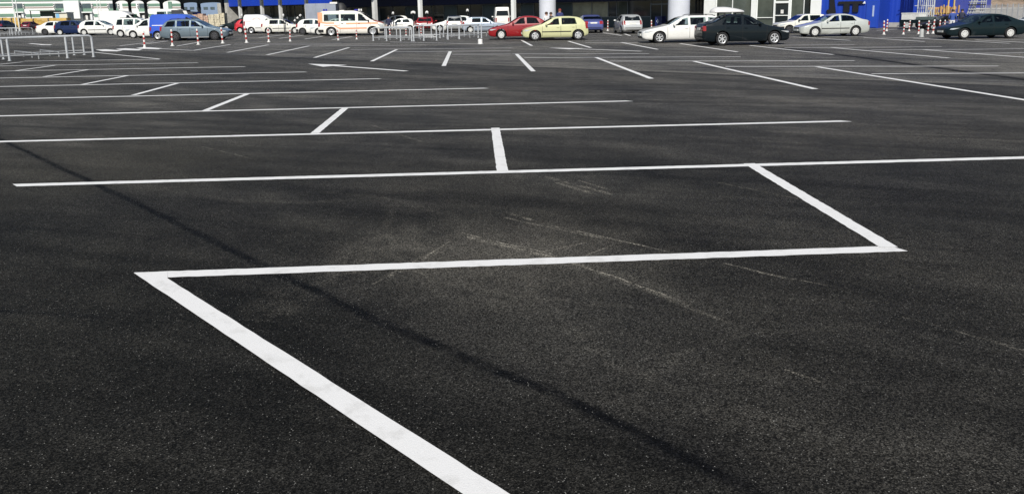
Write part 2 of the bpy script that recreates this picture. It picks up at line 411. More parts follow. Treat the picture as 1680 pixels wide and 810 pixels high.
# the oblique end line: drawn as its two edges, pointed where it meets the nearest bay line
Pa, Pb, Pc, Pd = at(219.5, 448.2), at(275, 457.3), at(834, 810), at(757, 810)
Pc = Pb + (Pc - Pb) * 1.4; Pd = Pa + (Pd - Pa) * 1.4; n_ = 40; rr_ = random.Random(3)
V = []
for i in range(n_ + 1):
    t = i / n_; j = 0 if i in (0, n_) else 1
    V += [tuple(Pa * (1 - t) + Pd * t + [rr_.uniform(-.003, .003) * j, 0, Z2]), tuple(Pb * (1 - t) + Pc * t + [rr_.uniform(-.003, .003) * j, 0, Z2])]
steps.add(V, [(2*i, 2*i+1, 2*i+3, 2*i+2) for i in range(n_)])
steps.add([tuple(at(*q)[:2]) + (Z2,) for q in ((219.5, 448.2), (275, 457.3), (275, 446.3), (222, 447.6))], [(0, 1, 2, 3)])
for (a, b_, c, d) in ((507.5, 75.7, 438, 90.5), (572.5, 78.5, 516, 95), (651, 81.7, 610, 101), (738.7, 84.7, 728, 108.7),
                      (847.5, 89.2, 875, 117.5), (977.5, 94.5, 1068.7, 129.5), (1138.7, 101, 1337.5, 146.5), (1340, 110, 1760, 177),
                      (440, 74, 373, 86.5), (378, 73.5, 317, 83.2), (252, 69, 196, 75.7),
                      (856, 66.7, 872.5, 75.5), (932.5, 68, 969, 78.7), (1019, 70, 1079, 81.5), (1116, 72, 1210, 85.7),
                      (1230, 75, 1367, 90), (1362, 78.3, 1557, 95.7), (1515, 82, 1700, 96),
                      (1300, 60.7, 1395, 66.7), (1417, 62, 1517, 68.7), (1497, 63, 1657, 71.7), (1600, 66, 1700, 71),
                      (1018, 54, 1034, 59), (988, 54, 1020, 58.7), (424, 62.5, 465, 57.5), (458, 63.5, 498, 58), (500, 64.5, 530, 60), (545, 65.5, 578, 60.5),
                      (1438, 50.5, 1475, 48), (290, 76, 330, 69), (232, 73.5, 280, 67)):
    line_poly(steps, at(a, b_), at(c, d), .15, Z2)
for (a, b_, c, d) in ((840, 89, 1065, 88.5), (860, 95, 1215, 93.5), (1000, 100.7, 1402, 100), (1190, 109.5, 1638, 108.8), (1430, 121.5, 1700, 120),
                      (1287, 79, 1545, 77), (1260, 74.5, 1402, 73.5), (1430, 82.5, 1700, 80.4), (1590, 88, 1700, 86.9),
                      (575, 81.5, 840, 79), (648, 85.5, 838, 83.8), (742, 89.6, 838, 89.1), (150, 85.7, 262, 97.3), (262, 80, 316, 83.1),
                      (385, 73, 560, 71), (440, 74.3, 640, 72.3), (507, 76, 700, 74.4), (640, 69.3, 786, 72.5), (960, 67, 1000, 66.5), (960, 70.5, 1110, 70),
                      (1240, 59.5, 1420, 61), (1440, 61.5, 1680, 66)):
    line_poly(far, at(a, b_), at(c, d), .125, Z1)
tag(rows.build('bay_lines', M_MARK, fixn=False), kind='structure')
tag(steps.build('bay_end_lines', M_MARK, fixn=False), kind='structure')
tag(far.build('far_bay_lines', M_MARK, fixn=False), kind='structure')
blocks = MB()
for q_ in (((156.5, 82), (174, 81.4), (201.5, 83.4), (192, 84.8), (168, 84.5)), ((190, 80.8), (206, 79.7), (234, 81.4), (228, 83.2), (198, 82.7)), ((223.5, 79.2), (238, 77.7), (266, 79.7), (260, 81.3), (230, 80.6))):
    blocks.add([tuple(at(*p)[:2]) + (Z3,) for p in q_], [(0, 1, 2, 3, 4)])
tag(blocks.build('crossing_blocks', M_MARK, fixn=False), kind='structure')
def arrow(tip, tail, hl, hw, sw):
    T, L = at(*tip)[:2], at(*tail)[:2]; e = (T - L) / np.linalg.norm(T - L); n = np.array([-e[1], e[0]])
    H = T - e * hl
    q = [T, H + n * hw, H + n * sw, L + n * sw, L - n * sw, H - n * sw, H - n * hw]
    m = MB(); m.add([(*p, Z3) for p in q], [(0, 1, 2), (0, 2, 5), (0, 5, 6), (2, 3, 4, 5)])
    return tag(m.build('direction_arrow', M_MARK, fixn=False), kind='structure')
arrow((505, 105.2), (667, 117.2), 1.9, .5, .1)
arrow((900, 78.9), (1052, 84.6), 1.9, .5, .1)
arrow((82, 74.6), (49, 71.8), 1.6, .5, .15)
for o in bpy.data.objects:
    if o.name.startswith(('bay_', 'far_bay', 'crossing', 'direction')):
        for p in o.data.polygons:
            if p.normal.z < 0: p.flip()
# ------------------------------------------------------------------ vehicles
# side outlines in metres, front at x = 0
TYPES = {
 'hatch': dict(L=3.80, W=.82, wb=2.47, fa=.72, r=.295, belt=(.86, .93), tum=.36,
   top=[(0,.52),(.05,.64),(.25,.75),(.92,.93),(1.05,.96),(1.78,1.355),(2.15,1.42),(2.75,1.42),(3.2,1.37),(3.48,1.24),(3.66,.95),(3.76,.78),(3.80,.52)],
   win=[(1.30,2.12,1.86,2.08),(2.24,3.12,2.24,3.02)], ws=(1.1,1.72), gaps=(1.12,2.18,3.06), rear_z=(.97,1.28)),
 'hatch3': dict(L=3.75, W=.81, wb=2.45, fa=.72, r=.29, belt=(.86,.92), tum=.34,
   top=[(0,.52),(.05,.64),(.25,.74),(.95,.91),(1.08,.94),(1.75,1.33),(2.1,1.40),(2.8,1.40),(3.2,1.35),(3.45,1.22),(3.62,.93),(3.72,.76),(3.75,.52)],
   win=[(1.30,2.22,1.80,2.20),(2.34,3.2,2.34,3.02)], ws=(1.14,1.7), gaps=(1.12,2.29), rear_z=(.95,1.26)),
 'golf': dict(L=4.0, W=.83, wb=2.48, fa=.80, r=.295, belt=(.87,.90), tum=.30,
   top=[(0,.50),(.03,.70),(.12,.76),(1.15,.90),(1.25,.93),(1.85,1.34),(2.15,1.40),(3.25,1.40),(3.5,1.34),(3.78,.98),(3.92,.90),(3.98,.7),(4.0,.5)],
   win=[(1.42,2.24,1.92,2.22),(2.34,3.16,2.34,3.12)], ws=(1.28,1.8), gaps=(1.2,2.29,3.1), rear_z=(.98,1.30)),
 'sedan': dict(L=4.45, W=.85, wb=2.60, fa=.86, r=.305, belt=(.87,.94), tum=.36,
   top=[(0,.50),(.05,.64),(.3,.74),(1.2,.92),(1.35,.95),(2.05,1.34),(2.45,1.42),(2.95,1.415),(3.4,1.31),(3.85,1.04),(3.98,1.01),(4.34,.98),(4.42,.85),(4.45,.5)],
   win=[(1.58,2.44,2.12,2.42),(2.56,3.42,2.56,3.22)], ws=(1.4,2.0), gaps=(1.3,2.5,3.35), rear_z=(.8,.9), rw=(3.42,3.82)),
 'fastback': dict(L=4.58, W=.87, wb=2.68, fa=.90, r=.32, belt=(.88,.98), tum=.36,
   top=[(0,.50),(.05,.63),(.3,.74),(1.25,.93),(1.38,.96),(2.1,1.37),(2.5,1.45),(2.95,1.45),(3.4,1.36),(3.95,1.13),(4.12,1.08),(4.45,1.04),(4.55,.9),(4.58,.5)],
   win=[(1.62,2.5,2.18,2.47),(2.6,3.62,2.6,3.4)], ws=(1.42,2.04), gaps=(1.3,2.55,3.45), rear_z=(.8,.9), rw=(3.45,3.95)),
 'wagon': dict(L=4.58, W=.85, wb=2.62, fa=.88, r=.305, belt=(.88,.93), tum=.32,
   top=[(0,.50),(.05,.64),(.3,.74),(1.2,.92),(1.35,.95),(2.05,1.36),(2.4,1.45),(3.5,1.45),(4.0,1.40),(4.2,1.25),(4.42,.98),(4.52,.8),(4.58,.5)],
   win=[(1.58,2.42,2.12,2.40),(2.52,3.36,2.52,3.34),(3.46,4.2,3.46,4.0)], ws=(1.4,2.0), gaps=(1.3,2.47,3.3), rear_z=(1.0,1.3)),
 'mpv': dict(L=4.0, W=.84, wb=2.55, fa=.72, r=.30, belt=(.92,1.0), tum=.26,
   top=[(0,.55),(.04,.7),(.2,.84),(.7,1.02),(.82,1.07),(1.5,1.47),(1.85,1.58),(3.3,1.60),(3.68,1.52),(3.85,1.1),(3.95,.85),(4.0,.5)],
   win=[(1.05,1.98,1.6,1.95),(2.1,2.95,2.1,2.92),(3.05,3.6,3.05,3.5)], ws=(.88,1.45), gaps=(1.0,2.04,3.0), rear_z=(1.05,1.42)),
 'small_van': dict(L=4.05, W=.80, wb=2.58, fa=.72, r=.29, belt=(.90,.95), tum=.12,
   top=[(0,.52),(.04,.66),(.22,.76),(.85,.92),(.98,.96),(1.5,1.32),(1.68,1.42),(1.78,1.50),(2.0,1.66),(2.25,1.74),(2.6,1.78),(3.88,1.78),(3.99,1.70),(4.03,1.1),(4.05,.5)],
   win=[(1.2,1.95,1.62,1.92)], ws=(1.02,1.5), gaps=(1.1,2.0), rear_z=(1.15,1.5)),
 'big_van': dict(L=5.0, W=.97, wb=3.0, fa=.95, r=.34, belt=(1.15,1.2), tum=.10,
   top=[(0,.58),(.04,.82),(.2,.96),(.95,1.18),(1.05,1.22),(1.7,1.78),(2.0,1.98),(2.5,2.16),(3.2,2.22),(4.8,2.22),(4.93,2.12),(4.98,1.3),(5.0,.55)],
   win=[(1.3,2.05,1.72,2.0)], ws=(1.1,1.72), gaps=(1.15,2.1), rear_z=(1.35,1.85)),
 'mid_van': dict(L=4.78, W=.93, wb=3.25, fa=.88, r=.32, belt=(1.05,1.08), tum=.12,
   top=[(0,.56),(.04,.80),(.16,.93),(.85,1.10),(.98,1.15),(1.65,1.68),(2.0,1.86),(2.4,1.93),(4.5,1.93),(4.66,1.86),(4.74,1.2),(4.78,.52)],
   win=[(1.2,2.0,1.68,1.97)], ws=(1.05,1.64), gaps=(1.1,2.05), rear_z=(1.2,1.7)),
 'van': dict(L=4.88, W=.95, wb=3.0, fa=.90, r=.335, belt=(1.08,1.10), tum=.13,
   top=[(0,.56),(.04,.80),(.16,.95),(.78,1.12),(.9,1.18),(1.6,1.72),(1.95,1.90),(2.3,1.96),(4.6,1.95),(4.74,1.87),(4.83,1.2),(4.88,.52)],
   win=[(1.12,1.95,1.62,1.92),(2.12,3.18,2.12,3.18),(3.3,4.42,3.3,4.38)], ws=(.98,1.6), gaps=(1.02,2.03,3.24), rear_z=(1.2,1.7)),
}

class Body:
    def __init__(s, T):
        s.T = T; s.L = T['L']; s.W = T['W']; s.r = T['r']; s.axles = (T['fa'], T['fa'] + T['wb'])
        xs = np.linspace(0, s.L, 400); tx, tz = zip(*T['top']); z = np.interp(xs, tx, tz)
        k = 13; zp = np.pad(z, k, mode='edge'); zs_ = np.convolve(zp, np.ones(2*k+1) / (2*k+1), 'valid')
        w = np.clip(np.minimum(xs, s.L - xs) / .3, 0, 1); s.xs, s.tz = xs, z * (1 - w) + zs_ * w
        s.R = s.r + .055
    def zt(s, x): return float(np.interp(x, s.xs, s.tz))
    def belt(s, x): return s.T['belt'][0] + (s.T['belt'][1] - s.T['belt'][0]) * x / s.L
    def zb(s, x):
        L = s.L
        z = float(np.interp(x, [0, .04, .18, .4, L-.45, L-.18, L-.03, L], [.40, .28, .21, .185, .195, .24, .32, .42]))
        for a in s.axles:
            d = abs(x - a)
            if d < s.R: z = max(z, s.r + math.sqrt(s.R**2 - d*d))
        return min(z, s.zt(x) - .06)
    def Wp(s, x):
        L = s.L
        return s.W * float(np.interp(x, [0, .06, .18, .45, .95, L-1.0, L-.5, L-.16, L-.04, L], [.60, .74, .86, .945, 1, 1, .97, .92, .85, .78]))
    def half(s, x):
        """half section from the sill up to the middle of the roof: list of (y, z)"""
        zt, zb = s.zt(x), s.zb(x); W = s.Wp(x); be = s.belt(x); zs = min(be, zt - .05)
        zs = max(zs, zb + .008)
        def wl(z): return W * float(np.interp((z - .18) / max(be - .18, .1), [0, .22, .5, .62, .8, 1], [.94, .985, 1.0, .995, .985, .955]))
        P = [(wl(zb) - .03, zb)]
        for f in (.06, .25, .45, .6, .75, .9, 1.0):
            z = zb + (zs - zb) * f; P.append((wl(z), z))
        ze = max(zt - .05, zs + .004); wb_ = wl(zs); tum = s.T['tum']
        for f in (.1, .25, .4, .55, .7, .85, 1.0):
            z = zs + (ze - zs) * f; h = z - zs
            P.append((wb_ - .012 * min(1, h / .05) - tum * h * (.85 + .3 * h), z))
        we = P[-1][0]; e = min(.12, we * .3)
        P.append((we - e * .35, ze + (zt - ze) * .62)); P.append((we - e, zt - .006)); P.append((we * .5, zt + .002))
        return P
    def y_at(s, x, z):
        P = s.half(x)[:15]; zs = [p[1] for p in P]; ys = [p[0] for p in P]
        return float(np.interp(z, zs, ys))
    def end_x(s, y, z, rear):
        lo, hi = (0., s.L * .5) if not rear else (s.L, s.L * .5)
        def inside(x): return s.zb(x) - .02 <= z <= s.zt(x) and s.y_at(x, z) >= abs(y)
        for x in np.linspace(lo, hi, 240):
            if inside(x): return float(x)
        return lo
    def z_top(s, x, y):
        P = s.half(x)[12:]; P = P[::-1]
        return float(np.interp(abs(y), [0] + [p[0] for p in P], [s.zt(x) + .002] + [p[1] for p in P]))

def side_patch(B, mb, f, side, nu=8, nv=4, off=.006, mi=0):
    """f(u, v) -> (x, z) on the side of the body"""
    G = []
    for i in range(nu + 1):
        row = []
        for j in range(nv + 1):
            x, z = f(i / nu, j / nv); row.append((x, side * (B.y_at(x, z) + off), z))
        G.append(row)
    mb.grid(G, mi)
def end_patch(B, mb, y0, y1, z0, z1, rear, n=6, m=4, off=.008, taper=0., mi=0):
    G = []
    for i in range(n + 1):
        row = []
        for j in range(m + 1):
            v = j / m; z = z0 + (z1 - z0) * v; t = 1 - taper * v
            yc = (y0 + y1) / 2 if y0 * y1 > 0 else 0
            y = yc + ((y0 + (y1 - y0) * i / n) - yc) * t
            x = B.end_x(y, z, rear); row.append((x + (off if rear else -off), y, z))
        G.append(row)
    mb.grid(G, mi)
def top_patch(B, mb, x0, x1, inset, off=.006, n=6, m=8):
    G = []
    for i in range(n + 1):
        x = x0 + (x1 - x0) * i / n; P = B.half(x); w = P[14][0] - inset
        G.append([(x, w * (2 * j / m - 1), B.z_top(x, w * (2 * j / m - 1)) + off) for j in range(m + 1)])
    mb.grid(G)

def glass_material(name, tint, refl):
    m = bpy.data.materials.new(name); m.use_nodes = True; nt = m.node_tree; N = nt.nodes; L = nt.links
    N.remove(N['Principled BSDF']); out = N['Material Output']
    tr = N.new('ShaderNodeBsdfTransparent'); tr.inputs[0].default_value = (*tint, 1)
    gl = N.new('ShaderNodeBsdfGlossy'); gl.inputs['Roughness'].default_value = .02; gl.inputs['Color'].default_value = (.9, .95, 1, 1)
    fr = N.new('ShaderNodeFresnel'); fr.inputs['IOR'].default_value = refl
    mx = N.new('ShaderNodeMixShader'); L.new(fr.outputs[0], mx.inputs[0]); L.new(tr.outputs[0], mx.inputs[1]); L.new(gl.outputs[0], mx.inputs[2])
    L.new(mx.outputs[0], out.inputs['Surface']); return m
M_CGLASS = glass_material('car_window_glass', (.42, .50, .50), 1.42)
M_CGLASS2 = glass_material('clear_car_window_glass', (.62, .70, .69), 1.45)
M_SEAT = mat('seat_fabric', (.03, .032, .036), .9, 0, .2)
WHEELS = {}
def wheel_mesh(kind, r):
    k = (kind, round(r, 3))
    if k in WHEELS: return WHEELS[k]
    t = MB(); w = .095
    t.lathe([(r*.64, -w*.9), (r*.8, -w), (r*.95, -w*.85), (r, -w*.5), (r, w*.5), (r*.95, w*.85), (r*.8, w), (r*.64, w*.9)], 28, 'y', cap=False)
    to = t.build('tyre', M_TYRE); 
    q = MB(); R = r * .66
    metal = {'alloy': M_RIM, 'cover': M_RIM, 'pale': M_RIMW, 'steel': M_RIM, 'dark': M_RIMD}[kind]
    if kind == 'alloy':
        q.lathe([(R, -w*.9), (R*.97, -w*.93), (R*.86, -w*.8), (R*.86, -w*.5)], 24, 'y', cap=False)
        q.lathe([(R*.9, -w*.45), (.001, -w*.45)], 24, 'y', mi=1, cap=False)
        q.lathe([(R*.26, -w*.45), (R*.26, -w*.8), (.001, -w*.84)], 14, 'y', cap=False)
        for i in range(6):
            a = i * math.pi / 3; ca, sa = math.cos(a), math.sin(a)
            def pt(rad, tn, y): return (rad*ca - tn*sa, y, rad*sa + tn*ca)
            h0, h1 = R*.11, R*.16
            q.add([pt(R*.2, -h0, -w*.82), pt(R*.9, -h1, -w*.84), pt(R*.9, h1, -w*.84), pt(R*.2, h0, -w*.82),
                   pt(R*.2, -h0, -w*.5), pt(R*.9, -h1, -w*.5), pt(R*.9, h1, -w*.5), pt(R*.2, h0, -w*.5)],
                  [(0,1,2,3), (0,4,5,1), (2,6,7,3), (1,5,6,2), (0,3,7,4), (4,7,6,5)])
    else:
        dish = -.86 if kind != 'steel' else -.6
        q.lathe([(R, -w*.9), (R*.93, -w*.95), (R*.6, w*(dish-.08)), (R*.25, w*dish), (.001, w*(dish-.04))], 24, 'y', cap=False)
        n = {'cover': 5, 'pale': 8, 'steel': 10, 'dark': 6}[kind]; rr = {'cover': .13, 'pale': .08, 'steel': .085, 'dark': .12}[kind] * R / .66 * .9
        rr = {'cover': .17, 'pale': .1, 'steel': .1, 'dark': .15}[kind] * R
        for i in range(n):
            a = 2 * math.pi * (i + .25) / n
            q.lathe([(rr, -w*1.02), (.001, -w*1.02)], 8, 'y', c=(R*.66*math.cos(a), 0, R*.66*math.sin(a)), mi=1)
        if kind == 'steel': q.lathe([(R*.3, w*dish), (R*.28, -w*.9), (.001, -w*.95)], 12, 'y', mi=1)
    ro = q.build('rim', [metal, M_UNDER])
    for o in (to, ro): C.objects.unlink(o)
    WHEELS[k] = (to.data, ro.data)
    bpy.data.objects.remove(to); bpy.data.objects.remove(ro)
    return WHEELS[k]

CAR_REPORT = []
def make_car(name, label, cat, typ, pm, group='cars parked in the far rows', rim='cover', belt_trim=False, dark_bumper=False,
             tinted=None, rails=False, wins=None, plate=True, low_trim=False, steps=72, chrome=False):
    T = dict(TYPES[typ]); B = Body(T)
    root = thing(name, label, cat, group=group)
    L, W = B.L, B.W
    xs = set(np.linspace(0, L, steps).tolist()) | {.02, .05, .1, L - .02, L - .05, L - .1}
    for a in B.axles:
        for t in np.linspace(-1, 1, 15): xs.add(a + B.R * math.sin(t * math.pi / 2) * 1.0)
        xs.add(a - B.R * 1.002); xs.add(a + B.R * 1.002)
    xs = sorted(x for x in xs if 0 <= x <= L)
    m = MB(); rings = []
    for x in xs:
        h = B.half(x); zb = h[0][1]
        ring = [(x, 0, zb)] + [(x, y, z) for y, z in h] + [(x, 0, B.zt(x) + .004)] + [(x, -y, z) for y, z in reversed(h)]
        rings.append(ring)
    n = len(rings[0])
    wl = wins or T['win']
    def win_z(x):
        z0 = B.belt(x) + .035; z1 = B.zt(x) - .085
        if L > 4.8 or typ in ('small_van', 'mid_van'): z1 = min(z1, 1.72 if typ != 'small_van' else 1.36)
        return z0, max(z1, z0 + .01)
    def open_(q):
        x, y, z = (sum(p[c] for p in q) / len(q) for c in range(3))
        if y and abs(y) > B.half(x)[14][0] - .02 and z < B.zt(x) - .05:
            z0, z1 = win_z(x); v = (z - z0) / (z1 - z0)
            if .04 < v < .96:
                for xb0, xb1, xt0, xt1 in wl:
                    a = xb0 + (xt0 - xb0) * v; b_ = xb1 + (xt1 - xb1) * v
                    if a + .02 < x < b_ - .02: return True
        if z > B.zt(x) - .055 and abs(y) < B.half(x)[14][0] - .05:
            if T['ws'][0] + .03 < x < T['ws'][1] - .03: return True
            if 'rw' in T and T['rw'][0] + .03 < x < T['rw'][1] - .03: return True
        return False
    pts = [p for r in rings for p in r]
    fs = [(i*n+k, i*n+(k+1) % n, (i+1)*n+(k+1) % n, (i+1)*n+k) for i in range(len(rings)-1) for k in range(n)]
    m.add(pts, [f for f in fs if not open_([pts[j] for j in f])], 0, True)
    m.add(rings[0], [tuple(reversed(range(n)))], 0, True); m.add(rings[-1], [tuple(range(n))], 0, True)
    # door shuts belong to the skin
    for gx in T['gaps']:
        for sd in (1, -1):
            side_patch(B, m, lambda u, v: (gx + .016 * u, .27 + (B.belt(gx) - .29) * v), sd, 1, 8, .003, 1)
    body = m.build('body', [pm, M_GAP], root, sharp=40)
    u_ = MB(); u_.box(.35, L - .35, -W*.62, W*.62, .19, .5)
    for a in B.axles: u_.tube([(a, -W + .16, B.r), (a, W - .16, B.r)], .06, 8)
    u_.build('underbody', M_UNDER, root)
    cab0, cab1 = T['ws'][0] + .1, (T['rw'][1] - .1 if 'rw' in T else (wl[-1][1] + .1))
    f_ = MB(); f_.box(cab0, cab1, -W*.86, W*.86, .42, .52); f_.box(cab0 - .1, cab0 + .35, -W*.8, W*.8, .53, B.belt(cab0) - .06); f_.build('cabin_floor', M_UNDER, root)
    if typ in ('small_van', 'mid_van', 'big_van'):
        k_ = MB(); k_.box(wl[0][1] + .12, wl[0][1] + .16, -W*.78, W*.78, .53, B.zt(wl[0][1]) - .12); k_.build('bulkhead', M_UNDER, root)
    seat_x = [wl[0][1] - .35] + ([wl[1][1] - .45] if len(wl) > 1 else [])
    for sx in seat_x:
        for sy in (-.37, .37):
            b0 = B.belt(sx); zt_ = min(B.zt(sx) - .12, b0 + .36)
            k_ = MB(); k_.box(sx - .42, sx + .1, sy - .22, sy + .22, .53, b0 - .34)
            k_.add([(sx + a + d, sy + b_ * (.2 if z < zt_ - .2 else .13), z) for z, a in ((b0 - .36, 0), (zt_ - .19, .12), (zt_ - .17, .12), (zt_, .15)) for d, b_ in ((0, -1), (.11, -1), (.11, 1), (0, 1))],
                   [(4*r + c, 4*r + (c+1) % 4, 4*r + 4 + (c+1) % 4, 4*r + 4 + c) for r in range(3) for c in range(4)] + [(12, 13, 14, 15)])
            k_.build('seat', M_SEAT, root)
    gl = M_CGLASS2 if tinted is M_GLASS2 else M_CGLASS
    # side windows
    for sd in (1, -1):
        for (xb0, xb1, xt0, xt1) in wl:
            def f(u, v):
                x = (xb0 + (xb1-xb0)*u) * (1-v) + (xt0 + (xt1-xt0)*u) * v
                z0, z1 = win_z(x)
                return x, z0 + (z1 - z0) * v
            w_ = MB(); side_patch(B, w_, f, sd, 10, 5, .007); w_.build('window', gl, root)
    w_ = MB(); top_patch(B, w_, T['ws'][0], T['ws'][1], .05); w_.build('windscreen', gl, root)
    w_ = MB()
    if 'rw' in T: top_patch(B, w_, T['rw'][0], T['rw'][1], .05)
    else: end_patch(B, w_, -W*.72, W*.72, T['rear_z'][0], T['rear_z'][1], True, 8, 5, .01, .12)
    w_.build('rear_window', gl if 'rw' in T else M_GLASS, root)
    # lamps
    bz = B.belt(0)
    for sd in (1, -1):
        h = MB(); side_patch(B, h, lambda u, v: (.10 + (.16 + .28 * v) * u + .05 * v, .57 + (min(B.zt(.3), bz) - .07 - .57) * v * (.75 + .25 * u)), sd, 6, 3, .008)
        h.build('headlight', M_HEAD, root)
        t = MB(); zt0, zt1 = (.70, .93) if 'rw' in T else ((.68, .98) if L < 4.8 and typ != 'small_van' else (.75, 1.15))
        side_patch(B, t, lambda u, v: (L - .17 + .14 * u - (.05 if 'rw' not in T else 0) * v, zt0 + (zt1 - zt0) * v), sd, 5, 3, .008)
        y0, y1 = sorted((sd * W * (.66 if 'rw' not in T else .52), sd * W * .80))
        end_patch(B, t, y0, y1, zt0, zt1, True, 4, 4, .010)
        t.build('tail_light', M_RED, root)
    gr = MB(); end_patch(B, gr, -W*.45, W*.45, .52, .62, False, 6, 2, .012); gr.build('grille', M_BLACK, root)
    lg = MB(); end_patch(B, lg, -W*.55, W*.55, .25, .36, False, 6, 2, .012); lg.build('air_intake', M_BLACK, root)
    if plate:
        for rear in (True, False):
            z0 = (.74 if 'rw' in T or L > 4.8 else .70) if rear else .40
            p = MB(); xx = B.end_x(0, z0 + .055, rear); s_ = .022 if rear else -.022
            p.box(min(xx, xx + s_), max(xx, xx + s_), -.26, .26, z0, z0 + .11); p.build('number_plate', M_PLATE, root)
    # bumpers
    if dark_bumper:
        for rear in (True, False):
            b_ = MB()
            for sd in (1, -1):
                xa = (L - .42, L - .02) if rear else (.02, .42)
                if rear: xa = (max(xa[0], B.axles[1] + B.R + .02), xa[1])
                side_patch(B, b_, lambda u, v: (xa[0] + (xa[1]-xa[0]) * u, .30 + .22 * v), sd, 6, 3, .018)
            end_patch(B, b_, -W*.74, W*.74, .33, .53, rear, 10, 3, .022)
            b_.build('bumper', M_BLACK, root)
    else:
        for rear in (True,):
            b_ = MB(); end_patch(B, b_, -W*.72, W*.72, .44, .47, rear, 8, 1, .012); b_.build('bumper_seam', M_GAP, root)
    for sd in (1, -1):
        if belt_trim:
            t = MB(); side_patch(B, t, lambda u, v: (B.axles[0] + B.R + .04 + (T['wb'] - 2*B.R - .1) * u, .50 + .055 * v), sd, 10, 1, .012)
            t.build('side_trim', M_BLACK, root)
        if low_trim:
            t = MB(); side_patch(B, t, lambda u, v: (B.axles[0] + B.R + .02 + (T['wb'] - 2*B.R - .04) * u, .20 + .07 * v), sd, 10, 1, .014)
            t.build('sill_trim', M_GALV, root)
        for gx in T['gaps'][1:][:len(wl)]:
            hx = gx - .16 if gx > 1.5 else gx + .7
            hz = B.belt(hx) - .12; y = B.y_at(hx, hz)
            h = MB(); h.box(hx - .075, hx + .075, min(sd*(y-.01), sd*(y+.03)), max(sd*(y-.01), sd*(y+.03)), hz - .016, hz + .016)
            h.build('door_handle', pm if not dark_bumper else M_BLACK, root)
        mx = wl[0][0] + .06; mz = B.belt(mx) + .06; y = B.y_at(mx, mz - .05)
        h = MB(); h.lathe([(.001, -.10), (.06, -.085), (.085, -.02), (.085, .05), (.06, .09), (.001, .1)], 10, 'y')
        h.v = [(mx + p[0] * .75, sd * (y + .10) + p[1] * .95, mz + .02 + p[2] * .85) for p in h.v]
        h.build('wing_mirror', M_BLACK if dark_bumper else pm, root)
        if rails:
            t = MB(); xa, xb = T['ws'][1] + .45, L - .7
            pts = [(xa + (xb-xa) * k / 8, sd * (B.half(xa + (xb-xa)*k/8)[14][0] - .06), B.zt(xa + (xb-xa)*k/8) + (.05 if 0 < k < 8 else -.01)) for k in range(9)]
            t.tube(pts, .018, 6); t.build('roof_rail', M_BLACK, root)
    # wheels
    td, rd = wheel_mesh(rim, B.r)
    for a in B.axles:
        for sd in (1, -1):
            w = bpy.data.objects.new('wheel', None); C.objects.link(w); w.parent = root
            w.empty_display_size = .2
            w.location = (a, sd * (W - .115), B.r); w.rotation_euler = (random.uniform(-.0, .0), random.uniform(0, 6), math.pi if sd > 0 else 0)
            for nm, d in (('tyre', td), ('rim', rd)):
                o = bpy.data.objects.new(nm, d); C.objects.link(o); o.parent = w
    return root, B

def place_side(car, faces, front=None, rear=None, lim=(.85, 1.1), yaw=0., sc=None, hs=1.):
    """stand a car along the bays; front/rear: picture points where its near wheels touch the ground"""
    root, B = car; T = B.T
    near = -1 if faces == 'left' else 1
    rz = (0 if faces == 'left' else math.pi) + yaw
    ex = np.array([math.cos(rz), math.sin(rz), 0]); ey = np.array([-math.sin(rz), math.cos(rz), 0])
    xf, xr = B.axles
    if front is not None and rear is not None:
        M = ((front[0] + rear[0]) / 2, (front[1] + rear[1]) / 2); G = at(*M)
        s = 1.
        for _ in range(6):
            a, b = proj(G - ex * T['wb'] * s / 2), proj(G + ex * T['wb'] * s / 2)
            s *= abs(front[0] - rear[0]) / abs(a[0] - b[0])
        s0 = s; s = min(max(s, lim[0]), lim[1]); xc = (xf + xr) / 2
    else:
        q = front if front is not None else rear; G = at(*q); s0 = s = sc or 1.; xc = xf if front is not None else xr
    loc = G - ex * xc * s - ey * near * (B.W - .11) * s
    root.location = tuple(map(float, loc)); root.rotation_euler = (0, 0, rz); root.scale = (s, s, s * hs)
    CAR_REPORT.append((root.name, root['label'][:30], round(s0, 2), [round(float(v), 1) for v in loc[:2]]))
def place_rear(car, x0, x1, ybot, away=True, lim=(.85, 1.2), yaw=0., hs=1.):
    """stand a car end-on: picture extents of the nearer end"""
    root, B = car; G = at((x0 + x1) / 2, ybot)
    a, b = proj(G - np.array([1, 0, 0])), proj(G + np.array([1, 0, 0]))
    s0 = (x1 - x0) / ((b[0] - a[0]) / 2 * 2 * B.W); s = min(max(s0, lim[0]), lim[1])
    rz = (-math.pi / 2 if away else math.pi / 2) + yaw
    ex = np.array([math.cos(rz), math.sin(rz), 0])
    loc = G - ex * (B.L - .25) * s if away else G - ex * .25 * s
    root.location = tuple(map(float, loc)); root.rotation_euler = (0, 0, rz); root.scale = (s, s, s * hs)
    CAR_REPORT.append((root.name, root['label'][:30], round(s0, 2), [round(float(v), 1) for v in loc[:2]]))
# ------------------------------------------------------------------ the store along the back of the lot
P_E, P_C = at(1440, 46.7), at(1000, 46.0)
FU = (P_E - P_C)[:2]; FU /= np.linalg.norm(FU)            # runs to the right and towards the camera
FN = np.array([FU[1], -FU[0]]);
if FN[1] > 0: FN = -FN                                     # faces the lot
def fac(px, off=0.):
    """ground point on the facade line (moved off metres into the lot) in picture column px"""
    d = ray(px, 40.)[:2]; o = P_E[:2] + FN * off
    # t*d = o + k*FU
    k = np.linalg.solve(np.array([[d[0], -FU[0]], [d[1], -FU[1]]]), o)
    return d * k[0]

